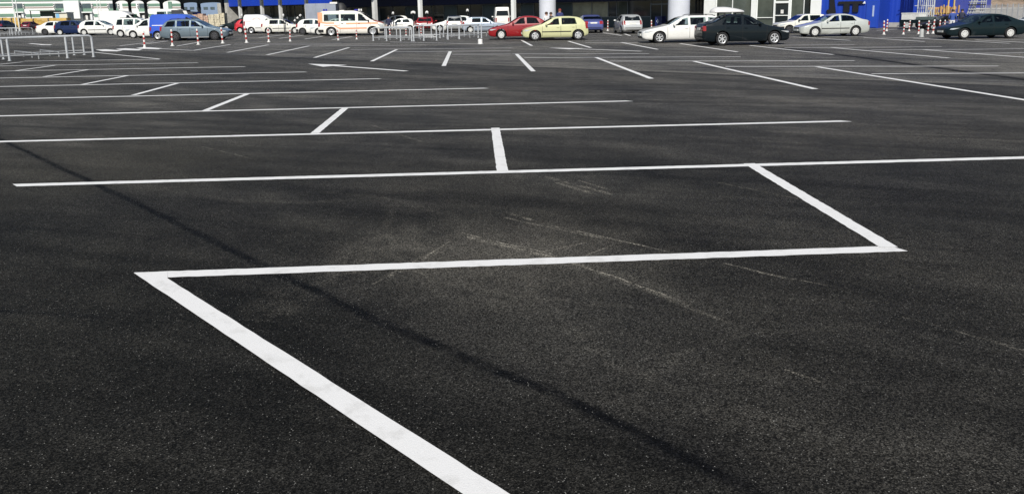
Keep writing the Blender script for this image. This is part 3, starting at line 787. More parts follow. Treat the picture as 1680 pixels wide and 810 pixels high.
def corrugated(name, col, per_m=5., rough=.45):
    m = mat(name, col, rough, 0, .4, noise=.1, nscale=.6)
    nt = m.node_tree; N = nt.nodes; L = nt.links
    tc = N.new('ShaderNodeTexCoord'); dp = N.new('ShaderNodeVectorMath'); dp.operation = 'DOT_PRODUCT'
    dp.inputs[1].default_value = (FU[0], FU[1], 0); L.new(tc.outputs['Object'], dp.inputs[0])
    mu = N.new('ShaderNodeMath'); mu.operation = 'MULTIPLY'; mu.inputs[1].default_value = 2 * math.pi * per_m; L.new(dp.outputs['Value'], mu.inputs[0])
    si = N.new('ShaderNodeMath'); si.operation = 'SINE'; L.new(mu.outputs[0], si.inputs[0])
    bp = N.new('ShaderNodeBump'); bp.inputs['Strength'].default_value = .22; bp.inputs['Distance'].default_value = .02
    L.new(si.outputs[0], bp.inputs['Height']); L.new(bp.outputs[0], N['Principled BSDF'].inputs['Normal'])
    return m
M_BLUE = corrugated('blue_cladding', (.011, .048, .37), 3.3)
M_BLUES = mat('blue_panel', (.010, .05, .44), .4, 0, .4, noise=.12, nscale=.7)
M_BLUED = mat('blue_door', (.016, .06, .40), .4, 0, .4, noise=.1, nscale=1.)
M_BLUESHADE = mat('blue_panel_shaded', (.006, .010, .05), .5, 0, .3, noise=.2, nscale=.5)  # blue cladding darkened in its colour, standing for shade under the canopy
M_DGLASS = mat('shop_glass', (.022, .030, .033), .08, 0, .5, noise=.6, nscale=.35)
M_GGLASS = mat('greenish_shop_glass', (.085, .10, .085), .08, 0, .55, noise=.5, nscale=.5)
M_BLIND = mat('blind_behind_glass', (.34, .34, .25), .25, 0, .5, noise=.35, nscale=.8)
M_TEAL = mat('spandrel_panel', (.05, .075, .085), .4, 0, .4, noise=.2, nscale=1.)
M_MULL = mat('grey_mullion', (.17, .19, .21), .45, .1, .4, noise=.15)
M_WHITEF = mat('white_frame', (.78, .80, .78), .45, 0, .4, noise=.08, nscale=1.5)
M_COL = mat('column_render', (.60, .62, .67), .45, 0, .4, noise=.10, nscale=.8, bump=.1, bscale=12)
M_STONE = mat('pale_stone', (.48, .47, .43), .8, noise=.25, nscale=2.)
M_DARKSTEEL = mat('dark_steel', (.022, .024, .026), .6, .1, .35, noise=.2, nscale=2.)
M_ROOF = mat('roof_sheet', (.25, .26, .27), .6, .1, .4, noise=.15, nscale=.4)
M_CONC = mat('concrete', (.34, .33, .31), .85, noise=.25, nscale=1.5, bump=.2, bscale=15)

store = thing('store_building', 'long blue clad store with dark glazed front and white columns', 'building', (0, 0, 0))
H_ST = 9.0
def panel(name, pa, pb, z0, z1, front, back, m, parent=store):
    mb = MB(); mb.slab(fac(pa), fac(pb), z0, z1, front, back, FN); return mb.build(name, m, parent)
def panelw(name, A, B, z0, z1, front, back, m, parent=store, n=None):
    mb = MB(); mb.slab(A, B, z0, z1, front, back, FN if n is None else n); return mb.build(name, m, parent)
# section heights read off the picture
zB = zat(fac(455), 9.0); zC = zat(fac(860), 4.6)
# left wing: blue band over a dark glazed ground floor
panel('end_wall', 362, 378, 0, zat(fac(370), 5.5), .3, -6, M_STONE)
panel('upper_wall', 378, 547, zB, H_ST, 0, -8, M_BLUES)
panel('soffit', 378, 547, zB - .05, zB - .004, -.01, -1.6, M_BLUESHADE)
panel('back_wall', 378, 547, 0, zB - .06, -1.75, -8, M_BLUESHADE)
# middle: dark entrance front under the canopy
panel('fascia', 547, 1155, zC, H_ST, 0, -8, M_BLUESHADE)
panel('soffit', 547, 1155, zC - .05, zC - .004, -.01, -1.4, M_BLUESHADE)
panel('back_wall', 547, 1155, 0, zC - .06, -1.75, -8, M_BLUESHADE)
def glazing(pxs, z0, z1, back, mats, frame, fw=.05, parent=store):
    for i, (a, b_) in enumerate(zip(pxs[:-1], pxs[1:])):
        A, B = fac(a), fac(b_); L = np.linalg.norm(B - A); e = (B - A) / L
        m_ = mats[i % len(mats)]
        f = MB()
        f.slab(A, A + e * fw, z0, z1, back + .09, back - .02, FN)
        f.slab(A + e * fw, B, z1 - fw, z1, back + .085, back - .02, FN)
        f.slab(A + e * fw, B, z0, z0 + fw, back + .085, back - .02, FN)
        w_ = f.build('window_frame', frame, parent)
        p = MB(); p.slab(A + e * fw, B, z0 + fw, z1 - fw, back + .03, back - .01, FN)
        p.build('pane', m_, w_)
glazing(list(np.linspace(378, 547, 14)), .1, zB - .06, -1.6, [M_DGLASS], M_MULL)
glazing(list(np.linspace(547, 884, 17)), .1, zC - .06, -1.4, [M_DGLASS, M_DGLASS, M_TEAL], M_MULL)
z31 = .95
glazing([884, 926, 958, 985, 999, 1017, 1055], z31, zC - .06, -1.4, [M_TEAL, M_BLIND, M_BLIND, M_DGLASS, M_GGLASS, M_DGLASS], M_MULL, .07)
panel('spandrel', 884, 1055, .02, z31 - .004, -1.35, -1.5, M_TEAL)
glazing([1055, 1073, 1096, 1132], .05, zC - .06, -1.4, [M_DGLASS, M_DGLASS, M_GGLASS], M_MULL, .09)
panel('transom', 1055, 1096, zat(fac(1075), 8.5), zat(fac(1075), 6.), -1.28, -1.41, M_MULL)
glazing([1132, 1155], .05, zC - .06, -1.0, [M_DGLASS], M_DARKSTEEL, .12)
for k in range(1, 4):
    pk = 1132 + 23 * k / 4; panel('glazing_bar', pk, pk + .8, .1, zC - .1, -.90, -.98, M_DARKSTEEL)
for k in range(1, 6):
    panel('glazing_bar', 1132, 1155, k * .45, k * .45 + .05, -.885, -.985, M_DARKSTEEL)
# right: white framed shopfront with a door
panel('fascia', 1155, 1346, 3.3, H_ST, 0, -8, M_BLUES)
panel('back_wall', 1155, 1346, 0, 3.28, -.5, -8, M_BLUESHADE)
panel('pier', 1155, 1173, 0, 3.296, .12, -.4, M_WHITEF)
panel('pier', 1329, 1346, 0, 3.296, .12, -.4, M_WHITEF)
panel('pier', 1231.5, 1239.5, 0, 3.296, .06, -.3, M_WHITEF)
glazing([1173, 1199, 1231.5], .45, 3.27, -.2, [M_GGLASS, M_GGLASS], M_WHITEF, .06)
zr = zat(fac(1255), 30.0)
glazing([1239.5, 1268], .1, 3.27, -.2, [M_GGLASS], M_WHITEF, .06)
panel('window_rail', 1240, 1268, zr, zr + .06, -.06, -.115, M_WHITEF)
glazing([1295, 1316, 1329], .1, 3.27, -.2, [M_GGLASS, M_DGLASS], M_WHITEF, .05)
# the white door
dA, dB = fac(1268), fac(1295); de = (dB - dA) / np.linalg.norm(dB - dA)
zd = zat(fac(1282), 5.6)
door = MB(); fwid = .13
door.slab(dA, dA + de * fwid, 0, 3.27, .04, -.3, FN); door.slab(dB - de * fwid, dB, 0, 3.27, .04, -.3, FN)
door.slab(dA + de * fwid, dB - de * fwid, zd, zd + .16, .035, -.29, FN); door.slab(dA + de * fwid, dB - de * fwid, .02, .14, .035, -.29, FN)
door.slab(dA + de * fwid, dB - de * fwid, zat(fac(1282), 26.5), zat(fac(1282), 26.5) + .07, .03, -.2, FN)
doorf = door.build('glass_door', M_WHITEF, store)
pn = MB(); pn.slab(dA + de * fwid, dB - de * fwid, .14, zd, -.08, -.12, FN); pn.build('pane', M_DGLASS, doorf)
pn = MB(); pn.slab(dA + de * fwid, dB - de * fwid, zd + .16, 3.27, -.08, -.12, FN); pn.build('pane', M_GGLASS, doorf)
ntc = MB(); ntc.slab(fac(1279.5), fac(1284), zat(fac(1282), 22.5), zat(fac(1282), 16.5), -.05, -.075, FN); ntc.build('notice_sheet', M_WHPL, doorf)
# blue clad end
panel('upper_wall', 1346, 1441, 0, H_ST, 0, -8, M_BLUE)
SETB = -3.2
def facs(px): return fac(px, SETB)
panelw('side_wing', facs(1430), facs(1518), .35, H_ST, 0, -8, M_BLUE)
panelw('plinth', facs(1430), facs(1518), 0, .346, .04, -8, M_CONC)
panel('steel_door', 1420, 1438, .06, zat(fac(1429), 1.5), .05, -.02, M_BLUED)
sd_ = MB(); sd_.slab(fac(1430.2), fac(1433), zat(fac(1431), 27.5), zat(fac(1431), 9.5), .075, .02, FN)
sd_.build('door_window', mat('pale_strip', (.35, .42, .62), .3), store)
# big black relief shapes low on the cladding, reaching above the picture
M_RELIEF = mat('black_relief', (.010, .010, .012), .5, 0, .4, noise=.2, nscale=1.5)
def fz(px, py): return zat(fac(px), py)
lt = MB()
lt.slab(fac(1374), fac(1413.5), fz(1393, 7.2), fz(1393, 2.6), .14, .02, FN)
lt.slab(fac(1383), fac(1392.5), 1.2, fz(1388, 7.2) - .004, .14, .02, FN)
lt.slab(fac(1398), fac(1407), 1.2, fz(1402, 7.2) - .004, .14, .02, FN)
q = [(1359.5, -6), (1366, -6), (1371, 24), (1358, 24), (1355.5, 17), (1360, 15.5)]
V = [(*(fac(x) + FN * .14), fz(x, y)) for x, y in q] + [(*(fac(x) + FN * .02), fz(x, y)) for x, y in q]
lt.add(V, [tuple(range(6)), tuple(reversed(range(6, 12)))] + [(i, (i+1) % 6, 6 + (i+1) % 6, 6 + i) for i in range(6)])
lt.build('wall_relief', M_RELIEF, store)
tr = MB(); q = [(1413.8, 6.4), (1418, 6.4), (1416.8, 2.4)]
V = [(*(fac(x) + FN * .15), fz(x, y)) for x, y in q] + [(*(fac(x) + FN * .02), fz(x, y)) for x, y in q]
tr.add(V, [(0, 1, 2), (5, 4, 3), (0, 1, 4, 3), (1, 2, 5, 4), (2, 0, 3, 5)]); tr.build('relief_tip', M_WHITEF, store)
# roof, canopy over the entrance, columns
rf = MB(); rf.slab(fac(362), fac(1441), H_ST, H_ST + .3, .15, -30, FN); rf.slab(facs(1441), facs(1518), H_ST + .004, H_ST + .28, .1, -26, FN)
rf.build('roof', M_ROOF, store)
mb = MB(); mb.slab(fac(362), fac(1518) - FN * 3.2, 0, H_ST - .01, -8.1, -30, FN); mb.build('rear_block', M_BLUES, store)
CAN = 5.2
mb = MB(); mb.slab(fac(560), fac(1150), CAN, CAN + .5, 4.4, .01, FN); mb.build('entrance_canopy', M_ROOF, store)
for px, off, dia in ((898.5, 5.6, None), (1113, 5.6, None)):
    c = fac(px, off); wpx = 28. if px < 1000 else 36.
    rr = wpx / 2 / F_PX * (c @ FW[:2]) * .98
    mb = MB(); mb.lathe([(rr * 1.06, 0), (rr * 1.06, .12), (rr, .14), (rr, CAN + 1.6)], 40, c=(c[0], c[1], 0)); 
    mb.lathe([(rr * 1.02, CAN + 1.6), (rr * 1.02, CAN + 2.2)], 40, c=(c[0], c[1], 0)); mb.build('column', M_COL, store)
mb = MB(); A, B = fac(898.5, 5.6), fac(1113, 5.6); mb.slab(A - FU * 3, B + FU * 3, CAN + 2.2, CAN + 3.0, 1.2, -5.58, FN); mb.build('portico_beam', M_COL, store)
for px, lit in ((690.5, 6.), (843, 6.)):
    c = fac(px, lit); mb = MB(); w_ = .17
    mb.slab(c - FU * w_, c + FU * w_, 0, CAN + .3, w_, -w_, FN); mb.build('canopy_post', M_WHITEF, store)
# emblem box by the entrance doors
bx = MB(); c0, c1 = fac(1079), fac(1090); bx.slab(c0, c1, .1, fz(1084, 27), .5, -.3, FN); eb = bx.build('sign_box', mat('dark_blue_panel', (.010, .018, .10), .4, noise=.1), store)
ec = (fac(1083.5) + FN * .51); ez = fz(1083, 35); em = MB()
for r0, r1 in ((.13, .20),):
    q = [(0, r1), (r1 * .72, 0), (0, -r1), (-r1 * .72, 0)]; k = [(0, r0), (r0 * .66, 0), (0, -r0), (-r0 * .66, 0)]
    V = [(*(ec + FU * a + FN * .012), ez + b_) for a, b_ in q + k]
    em.add(V, [(i, (i+1) % 4, 4 + (i+1) % 4, 4 + i) for i in range(4)])
em.build('emblem', mat('pale_emblem', (.4, .48, .6), .3), eb)

# ------------------------------------------------------------------ trolley canopy on arched steel posts, in front of the left wing
canopy = thing('walkway_canopy', 'dark steel walkway canopy on arched posts before the store wing', 'canopy')
posts_px = [191, 216, 242, 268, 302, 329, 368, 396, 432, 462, 505, 616]
cpos = []
for px in posts_px: cpos.append(fac(px, 9.0))
HC = 5.0
for px, c in zip(posts_px, cpos):
    mb = MB(); w_ = .16 if px < 616 else .2
    mb.slab(c - FU * w_, c + FU * w_, 0, HC, w_, -w_, FN)
    p = mb.build('post', mat('canopy_post_paint', (.62, .62, .60), .5, 0, .4, noise=.15, nscale=1.2) if px > 390 else M_DARKSTEEL, canopy)  # left posts dark all over: canopy shade put into their colour
for i in range(len(cpos) - 2):
    if posts_px[i] > 366: continue
    a, b_ = cpos[i], cpos[i + 1]; L = np.linalg.norm(b_ - a); e = (b_ - a) / L; n = 16; mp = (posts_px[i] + posts_px[i+1]) / 2; zc_ = zat((a + b_) / 2, 1.2 if mp < 300 else 4.6); zs_ = zat((a + b_) / 2, 6.5 if mp < 300 else 6.5)
    V = []; 
    for k in range(n + 1):
        t = k / n; z = zs_ + (zc_ - zs_) * math.sqrt(max(0, 1 - (2*t - 1)**2))
        for off in (.12, -.12):
            q = a + e * (.16 + (L - .32) * t) + FN * off
            V += [(q[0], q[1], z), (q[0], q[1], HC - .004)]
    F = []
    for k in range(n):
        o = k * 4; F += [(o, o+4, o+5, o+1), (o+2, o+3, o+7, o+6), (o, o+2, o+6, o+4), (o+1, o+5, o+7, o+3)]
    mb = MB(); mb.add(V, F); mb.build('arched_bracket', M_DARKSTEEL, canopy)
mb = MB(); mb.slab(cpos[0] - FU * 3, cpos[-1] + FU * 1.5, HC, HC + .35, 2.3, -3.0, FN); mb.build('roof', M_DARKSTEEL, canopy)

# ------------------------------------------------------------------ green and white warehouse, far left
M_WWALL = mat('white_cladding', (.80, .80, .77), .6, noise=.08, nscale=.2)
M_GREEN = mat('green_cladding', (.15, .265, .195), .55, noise=.12, nscale=.3)
M_BROWN = mat('brown_trim', (.33, .25, .22), .6)
M_WIN = mat('grey_window', (.075, .11, .125), .15, 0, .5, noise=.3, nscale=.8)
wh = thing('warehouse', 'long white warehouse with green bands, square windows and loading doors', 'building')
WA, WB_ = gp(-60, 188)[:2], gp(345, 205)[:2]; WE = (WB_ - WA) / np.linalg.norm(WB_ - WA); WN = np.array([WE[1], -WE[0]])
def wfac(px):
    d = ray(px, 30.)[:2]; k = np.linalg.solve(np.array([[d[0], -WE[0]], [d[1], -WE[1]]]), WA); return d * k[0]
def wz(px, py): return zat(wfac(px), py)
def wpan(name, a, b_, y1, y0, m, f=.12, parent=wh, bk=-.05):
    mb = MB(); mb.slab(wfac(a), wfac(b_), max(wz((a+b_)/2, y1), 0), wz((a+b_)/2, y0), f, bk, WN); return mb.build(name, m, parent)
mb = MB(); mb.slab(WA, WB_, 0, 9.5, 0, -30, WN); mb.build('wall', M_WWALL, wh)
mb = MB(); mb.slab(WA - WE, WB_ + WE, 9.5, 9.9, .5, -30.5, WN); mb.build('roof', M_ROOF, wh)
wpan('upper_band', -50, 340, 1.6, -9, M_GREEN)
for a, b_ in ((-40, 24), (43, 90), (155, 178), (203, 225), (244, 266), (280, 300)):
    wpan('green_band', a, b_, 10.6, 6.3, M_GREEN, .1); wpan('brown_band', a, b_, 13.6, 12.2, M_BROWN, .1)
    wpan('low_band', a, b_, 28.2, 23.3, M_GREEN, .1)
for a, b_ in ((26, 41), (92, 108), (136, 153), (180, 196), (229, 243)):
    w_ = wpan('window', a + 1.5, b_ - 1.5, 13.6, 6.2, M_WIN, .16)
    for s_, t_ in ((a - 1.6, a + .2), (b_ - .2, b_ + 1.6)):
        wpan('window_jamb', s_, t_, 13.8, 6, M_WHITEF, .3, w_)
        wpan('jamb_slot', s_ + .3, t_ - .3, 9, 6.6, M_DARKSTEEL, .33, w_); wpan('jamb_slot', s_ + .3, t_ - .3, 13.2, 10.6, M_DARKSTEEL, .33, w_)
    wpan('window_apron', a, b_, 20, 14.4, M_GREEN, .14)
    d_ = wpan('loading_door', a + 1, b_ - 1, 33, 21.5, mat('door_recess', (.05, .055, .06), .6, noise=.4, nscale=.5), .1)
    wpan('door_hood', a, b_, 21.6, 19.6, M_WHITEF, .9, d_); wpan('door_curtain', a + 5, a + 8.5, 33, 25, M_WHPL, .2, d_)
    wpan('door_buffer', b_ - 4, b_ - .6, 33, 21.8, M_WHITEF, .5, d_)
wpan('white_bay', 109, 134, 31, 1.7, M_WHITEF, 1.5)
wpan('green_door', 278, 284, 20, 3, M_GREEN, .2)
# food kiosk with an awning in front of it
ks = thing('kiosk', 'dark green kiosk with a flat awning before the white warehouse', 'kiosk')
def kslab(nm, a, b_, y1, y0, f, bk, m, dist=150):
    A, B = gp(a, dist)[:2], gp(b_, dist)[:2]; z1 = zat(A, y0); z0 = max(0, zat(A, y1)); mb = MB(); mb.slab(A, B, z0, z1, f, bk, np.array([0, -1.])); return mb.build(nm, m, ks)
kslab('cabin', 68, 92, 40, 18.5, 0, -2.5, mat('dark_green_panel', (.04, .065, .05), .6, noise=.3, nscale=1))
kslab('awning', 58, 92, 18.2, 17.3, 1.6, -2.6, M_GREEN)
kslab('counter', 70, 90, 40, 27.5, .5, .02, M_WHPL)
kslab('awning_post', 59, 60, 40, 18.3, 1.5, 1.35, M_DARKSTEEL)
cb = thing('cabin', 'small pale site cabin with a blue shutter beside the kiosk', 'cabin')
for nm, a, b_, y1, y0, f, bk, m in (('wall', 92.5, 112, 41, 21.5, 0, -2.4, mat('cream_panel', (.62, .60, .50), .6, noise=.1)), ('shutter', 93.5, 99, 30, 23, .05, .004, mat('light_blue_shutter', (.2, .42, .62), .5)),
                                 ('roof', 92, 112.5, 21.4, 20.6, .3, -2.6, M_WHITEF)):
    A, B = gp(a, 145)[:2], gp(b_, 145)[:2]; mb = MB(); mb.slab(A, B, max(0, zat(A, y1)), zat(A, y0), f, bk, np.array([0, -1.])); mb.build(nm, m, cb)
# yellow hoarding boards left
M_YEL = mat('yellow_board', (.56, .36, .08), .7, noise=.35, nscale=1.2)
yy = [(-12, 5), (6, 20), (21, 33), (34, 55), (56, 80), (81, 111)]
for i, (a, b_) in enumerate(yy):
    A, B = gp(a, 128)[:2], gp(b_, 128)[:2]; top = zat(A, 29.5 if b_ < 40 else 30.5 if b_ < 60 else 30)
    root = thing('timber_stack', ['stack of yellow boards half cut off at the left picture edge', 'second yellow board stack from the left picture edge, above the dark car', 'narrow yellow board stack under the twin mast at far left',
                                  'yellow board stack behind the maroon car', 'long yellow board stack in front of the dark green kiosk', 'rightmost and longest yellow board stack behind the navy car'][i], 'timber stack', (*A, 0), group='yellow board stacks by the warehouse')
    e = (B - A); L = np.linalg.norm(e); e /= L; n = np.array([e[1], -e[0]]); k = 0; z = .12
    while z < top - .05:
        hh = min(random.uniform(.16, .3), top - z); j = random.uniform(-.05, .05)
        mb = MB(); mb.slab(e * (.05 + j), e * (L - .1 + j), z, z + hh - .02, 0, -1.3, n); mb.build('board_layer', M_YEL, root); z += hh
    mb = MB()
    for t in (.12, .5, .85): mb.slab(e * (L * t), e * (L * t + .1), 0, .119, .02, -1.28, n)
    mb.build('bearer', M_BROWN, root)
# grey office block behind the canopy
of = thing('office_block', 'grey blue banded office block behind the dark canopy posts', 'building')
OA, OB = gp(301, 150)[:2], gp(368, 150)[:2]; e = (OB - OA) / np.linalg.norm(OB - OA); on = np.array([e[1], -e[0]])
M_OFF = mat('grey_blue_cladding', (.19, .26, .37), .5, noise=.12, nscale=.4)
mb = MB(); mb.slab(OA, OB, 0, 12, 0, -15, on); mb.build('wall', M_OFF, of)
for (y1, y0) in ((16, 12),):
    for k in range(6):
        t0 = (k + .18) / 6; t1 = (k + .8) / 6; A = OA + (OB - OA) * t0; B = OA + (OB - OA) * t1
        mb = MB(); mb.slab(A, B, zat(A, y1), zat(A, y0), .08, -.02, on); mb.build('window', M_WIN, of)
mb = MB(); mb.slab(OA - e*.3, OB + e*.3, 12, 12.4, .4, -15.4, on); mb.build('roof', M_ROOF, of)
# pallets of stone
M_PEACH = mat('peach_stone', (.50, .34, .25), .85, noise=.35, nscale=3, bump=.4, bscale=10)
M_CREAM = mat('cream_stone', (.58, .52, .38), .85, noise=.35, nscale=3, bump=.4, bscale=10)
for i, (a, b_, y0) in enumerate(((316, 325, 24.5), (325.5, 334, 23), (334.5, 342, 26), (342.5, 352, 24.5), (352.5, 361, 23.5), (361.5, 369, 22))):
    A, B = gp(a, 88)[:2], gp(b_, 88)[:2]; top = zat(A, y0); L = np.linalg.norm(B - A)
    root = thing('stone_pallet', ['peach stone pallet next to the dark truck cab', 'taller peach stone pallet, second from the dark truck cab', 'lowest pallet of stone among those behind the silver estate car',
                                  'pale stone pallet above the silver estate bonnet', 'cream stone pallet, second from the end wall of the store', 'tallest cream stone pallet beside the pale end wall'][i], 'pallet', (*A, 0), group='pallets of stone behind the parked cars')
    e = (B - A) / L; n = np.array([e[1], -e[0]]); mb = MB()
    mb.slab(e * 0, e * L, .02, .14, 0, -1., n); mb.build('pallet_base', M_BROWN, root)
    mb = MB(); z = .145; k = 0
    while z < top:
        x = 0
        while x < L - .02:
            w_ = min(random.uniform(.18, .34), L - x); mb.slab(e * (x + .008), e * (x + w_ - .008), z, min(z + .19, top), random.uniform(-.06, .02), -1, n); x += w_
        z += .2
    mb.build('stone_blocks', M_PEACH if i < 3 else M_CREAM, root)
# ------------------------------------------------------------------ right-hand yard and hill
M_GALVD = mat('weathered_steel', (.34, .35, .36), .5, .2, .4, noise=.2, nscale=5)
def hill_material():
    m = bpy.data.materials.new('rocky_hill'); m.use_nodes = True; nt = m.node_tree; N = nt.nodes; L = nt.links; b = N['Principled BSDF']
    geo = N.new('ShaderNodeNewGeometry')
    def noise(sc, de=6, ro=.6):
        n = N.new('ShaderNodeTexNoise'); n.inputs['Scale'].default_value = sc; n.inputs['Detail'].default_value = de; n.inputs['Roughness'].default_value = ro
        L.new(geo.outputs['Position'], n.inputs['Vector']); return n.outputs['Fac']
    r = N.new('ShaderNodeValToRGB'); e = r.color_ramp.elements
    e[0].position = .3; e[0].color = (.11, .085, .055, 1); e[1].position = .72; e[1].color = (.42, .34, .25, 1)
    x = e.new(.5); x.color = (.30, .22, .16, 1)
    L.new(noise(.35), r.inputs[0])
    mx = N.new('ShaderNodeMix'); mx.data_type = 'RGBA'; mx.inputs[7].default_value = (.07, .08, .04, 1); L.new(r.outputs[0], mx.inputs[6])
    mr = N.new('ShaderNodeMapRange'); mr.inputs[1].default_value = .55; mr.inputs[2].default_value = .66; L.new(noise(.5, 5), mr.inputs[0]); L.new(mr.outputs[0], mx.inputs[0])
    L.new(mx.outputs[2], b.inputs['Base Color']); b.inputs['Roughness'].default_value = .95
    bp = N.new('ShaderNodeBump'); bp.inputs['Strength'].default_value = 1; bp.inputs['Distance'].default_value = .5
    L.new(noise(.9, 8, .7), bp.inputs['Height']); L.new(bp.outputs[0], b.inputs['Normal'])
    return m
hx0, hx1 = gp(1540, 115), gp(2100, 115)
from mathutils import noise as mnoise
rows_ = []
for i in range(34):
    row = []
    for j in range(80):
        t = j / 79; d = 88 + i * 3.2; px = 1545 + 620 * t
        p = gp(px, d); k = min(1, max(0, (i - 1) / 16)); z = -.2 + 19 * (k * k * (3 - 2*k)) * (1 + .25 * mnoise.noise((p[0] * .05, p[1] * .05, 0)))
        z += k * (2.2 * mnoise.noise((p[0] * .16, p[1] * .16, 3)) + 1.1 * abs(mnoise.noise((p[0] * .5, p[1] * .5, 5))) + .5 * mnoise.noise((p[0]*1.3, p[1]*1.3, 9)))
        row.append((p[0], p[1], z if i else -.5))
    rows_.append(row)
hb = MB(); hb.grid(rows_); tag(hb.build('hillside', hill_material(), sharp=60), kind='structure')

# far back wall of the store yard
yw = thing('yard_wall', 'blue clad yard wall seen beyond the steel tower', 'wall')
A, B = gp(1516, 82)[:2], gp(1592, 74)[:2]; e = (B - A) / np.linalg.norm(B - A); n_ = np.array([e[1], -e[0]])
mb = MB(); mb.slab(A, B, 0, 8, 0, -.4, n_); mb.build('panel', mat('blue_cladding_far', (.03, .065, .37), .5, noise=.12, nscale=.5), yw)
mb = MB(); mb.slab(A, B, 8.004, 8.2, .1, -.5, n_); mb.build('coping', M_ROOF, yw)
# steel lattice tower
M_ORNG = mat('orange_formwork', (.46, .27, .11), .6, noise=.25, nscale=2)
M_YELF = mat('yellow_formwork', (.52, .38, .15), .6, noise=.2, nscale=2)
tw = thing('scaffold_tower', 'tall galvanised scaffold tower at the corner of the blue store', 'scaffold')
c0, c1 = gp(1517, 54.8)[:2], gp(1530, 54.8)[:2]; e = c1 - c0; Lw = np.linalg.norm(e); e /= Lw; n_ = np.array([-e[1], e[0]])
for k in range(5):
    for dd in (0, 1.1):
        q = c0 + e * Lw * k / 4 + n_ * dd; mb = MB(); mb.tube([(q[0], q[1], 0), (q[0], q[1], 6)], .035 if k % 4 else .055, 6); mb.build('upright', M_GALV, tw)
for z in (.5, 1.6, 2.2, 3.4, 4.6, 5.8):
    for dd in (0, 1.1):
        a = c0 + n_ * dd - e * .25; b_ = c1 + n_ * dd + e * .05; mb = MB(); mb.tube([(a[0], a[1], z), (b_[0], b_[1], z)], .028, 6); mb.build('ledger', M_GALV, tw)
for z in (.6, 2.3, 3.5):
    a, b_ = c0, c1; mb = MB(); mb.tube([(a[0], a[1], z), (b_[0], b_[1], z + 1.1)], .022, 6); mb.build('brace', M_GALV, tw)
# orange and yellow formwork rack
rk = thing('formwork_rack', 'rack of upright orange formwork bars over yellow beams beside the scaffold tower', 'rack')
a0, b0 = gp(1529, 57)[:2], gp(1571, 57)[:2]; e = b0 - a0; Lw = np.linalg.norm(e); e /= Lw; n_ = np.array([-e[1], e[0]])
zt_ = zat(a0, 9.5); zm_ = zat(a0, 20)
for k in range(15):
    q = a0 + e * Lw * (k + .5 + random.uniform(-.25, .25)) / 15 + n_ * random.uniform(0, .5)
    mb = MB(); z1 = zt_ + random.uniform(-.25, .05) + (1.2 if k in (9, 12) else 0); mb.slab(q, q + e * random.uniform(.05, .1), zm_ - .1, z1, .05, -.05, n_); mb.build('upright_bar', M_ORNG if k % 3 else M_YELF, rk)
for z in (zm_ - .22, zm_ - .5, zt_ - .3):
    mb = MB(); mb.slab(a0 - e * .1, b0 + e * .1, z, z + .17, .62, .52, n_); mb.build('beam', M_YELF if z < zt_ - .4 else M_ORNG, rk)
for t in (0, .33, .66, .98):
    q = a0 + e * Lw * t; mb = MB(); mb.slab(q, q + e * .14, 0, zm_ - .24, .6, .1, n_); mb.build('foot', M_YELF, rk)
# galvanised frames and mesh fence before the hill
fr = thing('steel_frame', 'leaning bundle of galvanised steel frames before the rocky hill', 'frame')
for k, (xa, ya, xb, yb) in enumerate(((1580, 22, 1592, -4), (1584, 24, 1596, -4), (1588, 24, 1601, -4), (1594, 24, 1595.5, 2), (1597, 24, 1597.5, 1), (1606, 22, 1607, -3), (1609, 23, 1611, -3), (1613, 22, 1614.5, -3))):
    p0, p1 = gp(xa, 56), gp(xb, 58); mb = MB(); mb.tube([(p0[0], p0[1], 0), (p1[0], p1[1], zat(p1, yb) )], .045, 6); mb.build('upright', M_GALVD, fr)
for py in (4, 8.5, 16, 21):
    p0, p1 = gp(1586, 57), gp(1614, 57); mb = MB(); mb.tube([(p0[0], p0[1], zat(p0, py)), (p1[0], p1[1], zat(p1, py - .5))], .045, 6); mb.build('crossbar', M_GALVD if py != 8.5 else M_DARKSTEEL, fr)
fe = thing('mesh_fence', 'grey mesh fence on steel posts along the foot of the rocky hill', 'fence')
fp = [gp(px, 66) for px in range(1614, 1760, 9)]
ft = zat(fp[0], 9)
for p in fp:
    mb = MB(); mb.tube([(p[0], p[1], 0), (p[0], p[1], ft + .1)], .04, 6); mb.build('post', M_GALVD, fe)
mb = MB()
for a, b_ in zip(fp[:-1], fp[1:]):
    for k in range(12):
        z = .1 + (ft - .1) * k / 11; mb.tube([(a[0], a[1], z), (b_[0], b_[1], z)], .010, 4)
    for k in range(1, 9):
        q = a + (b_ - a) * k / 9; mb.tube([(q[0], q[1], .05), (q[0], q[1], ft)], .009, 4)
mb.build('mesh_panel', M_GALVD, fe)
lw = thing('retaining_wall', 'low grey concrete wall behind the mesh fence', 'wall')
A, B = gp(1595, 69)[:2], gp(1780, 69)[:2]; e = (B - A) / np.linalg.norm(B - A); n_ = np.array([e[1], -e[0]])
mb = MB(); mb.slab(A, B, 0, zat(A, 16), 0, -.4, n_); mb.build('wall', M_CONC, lw)
mb = MB(); mb.slab(A, B, zat(A, 16) + .003, zat(A, 16) + .12, .06, -.46, n_); mb.build('coping', M_STONE, lw)

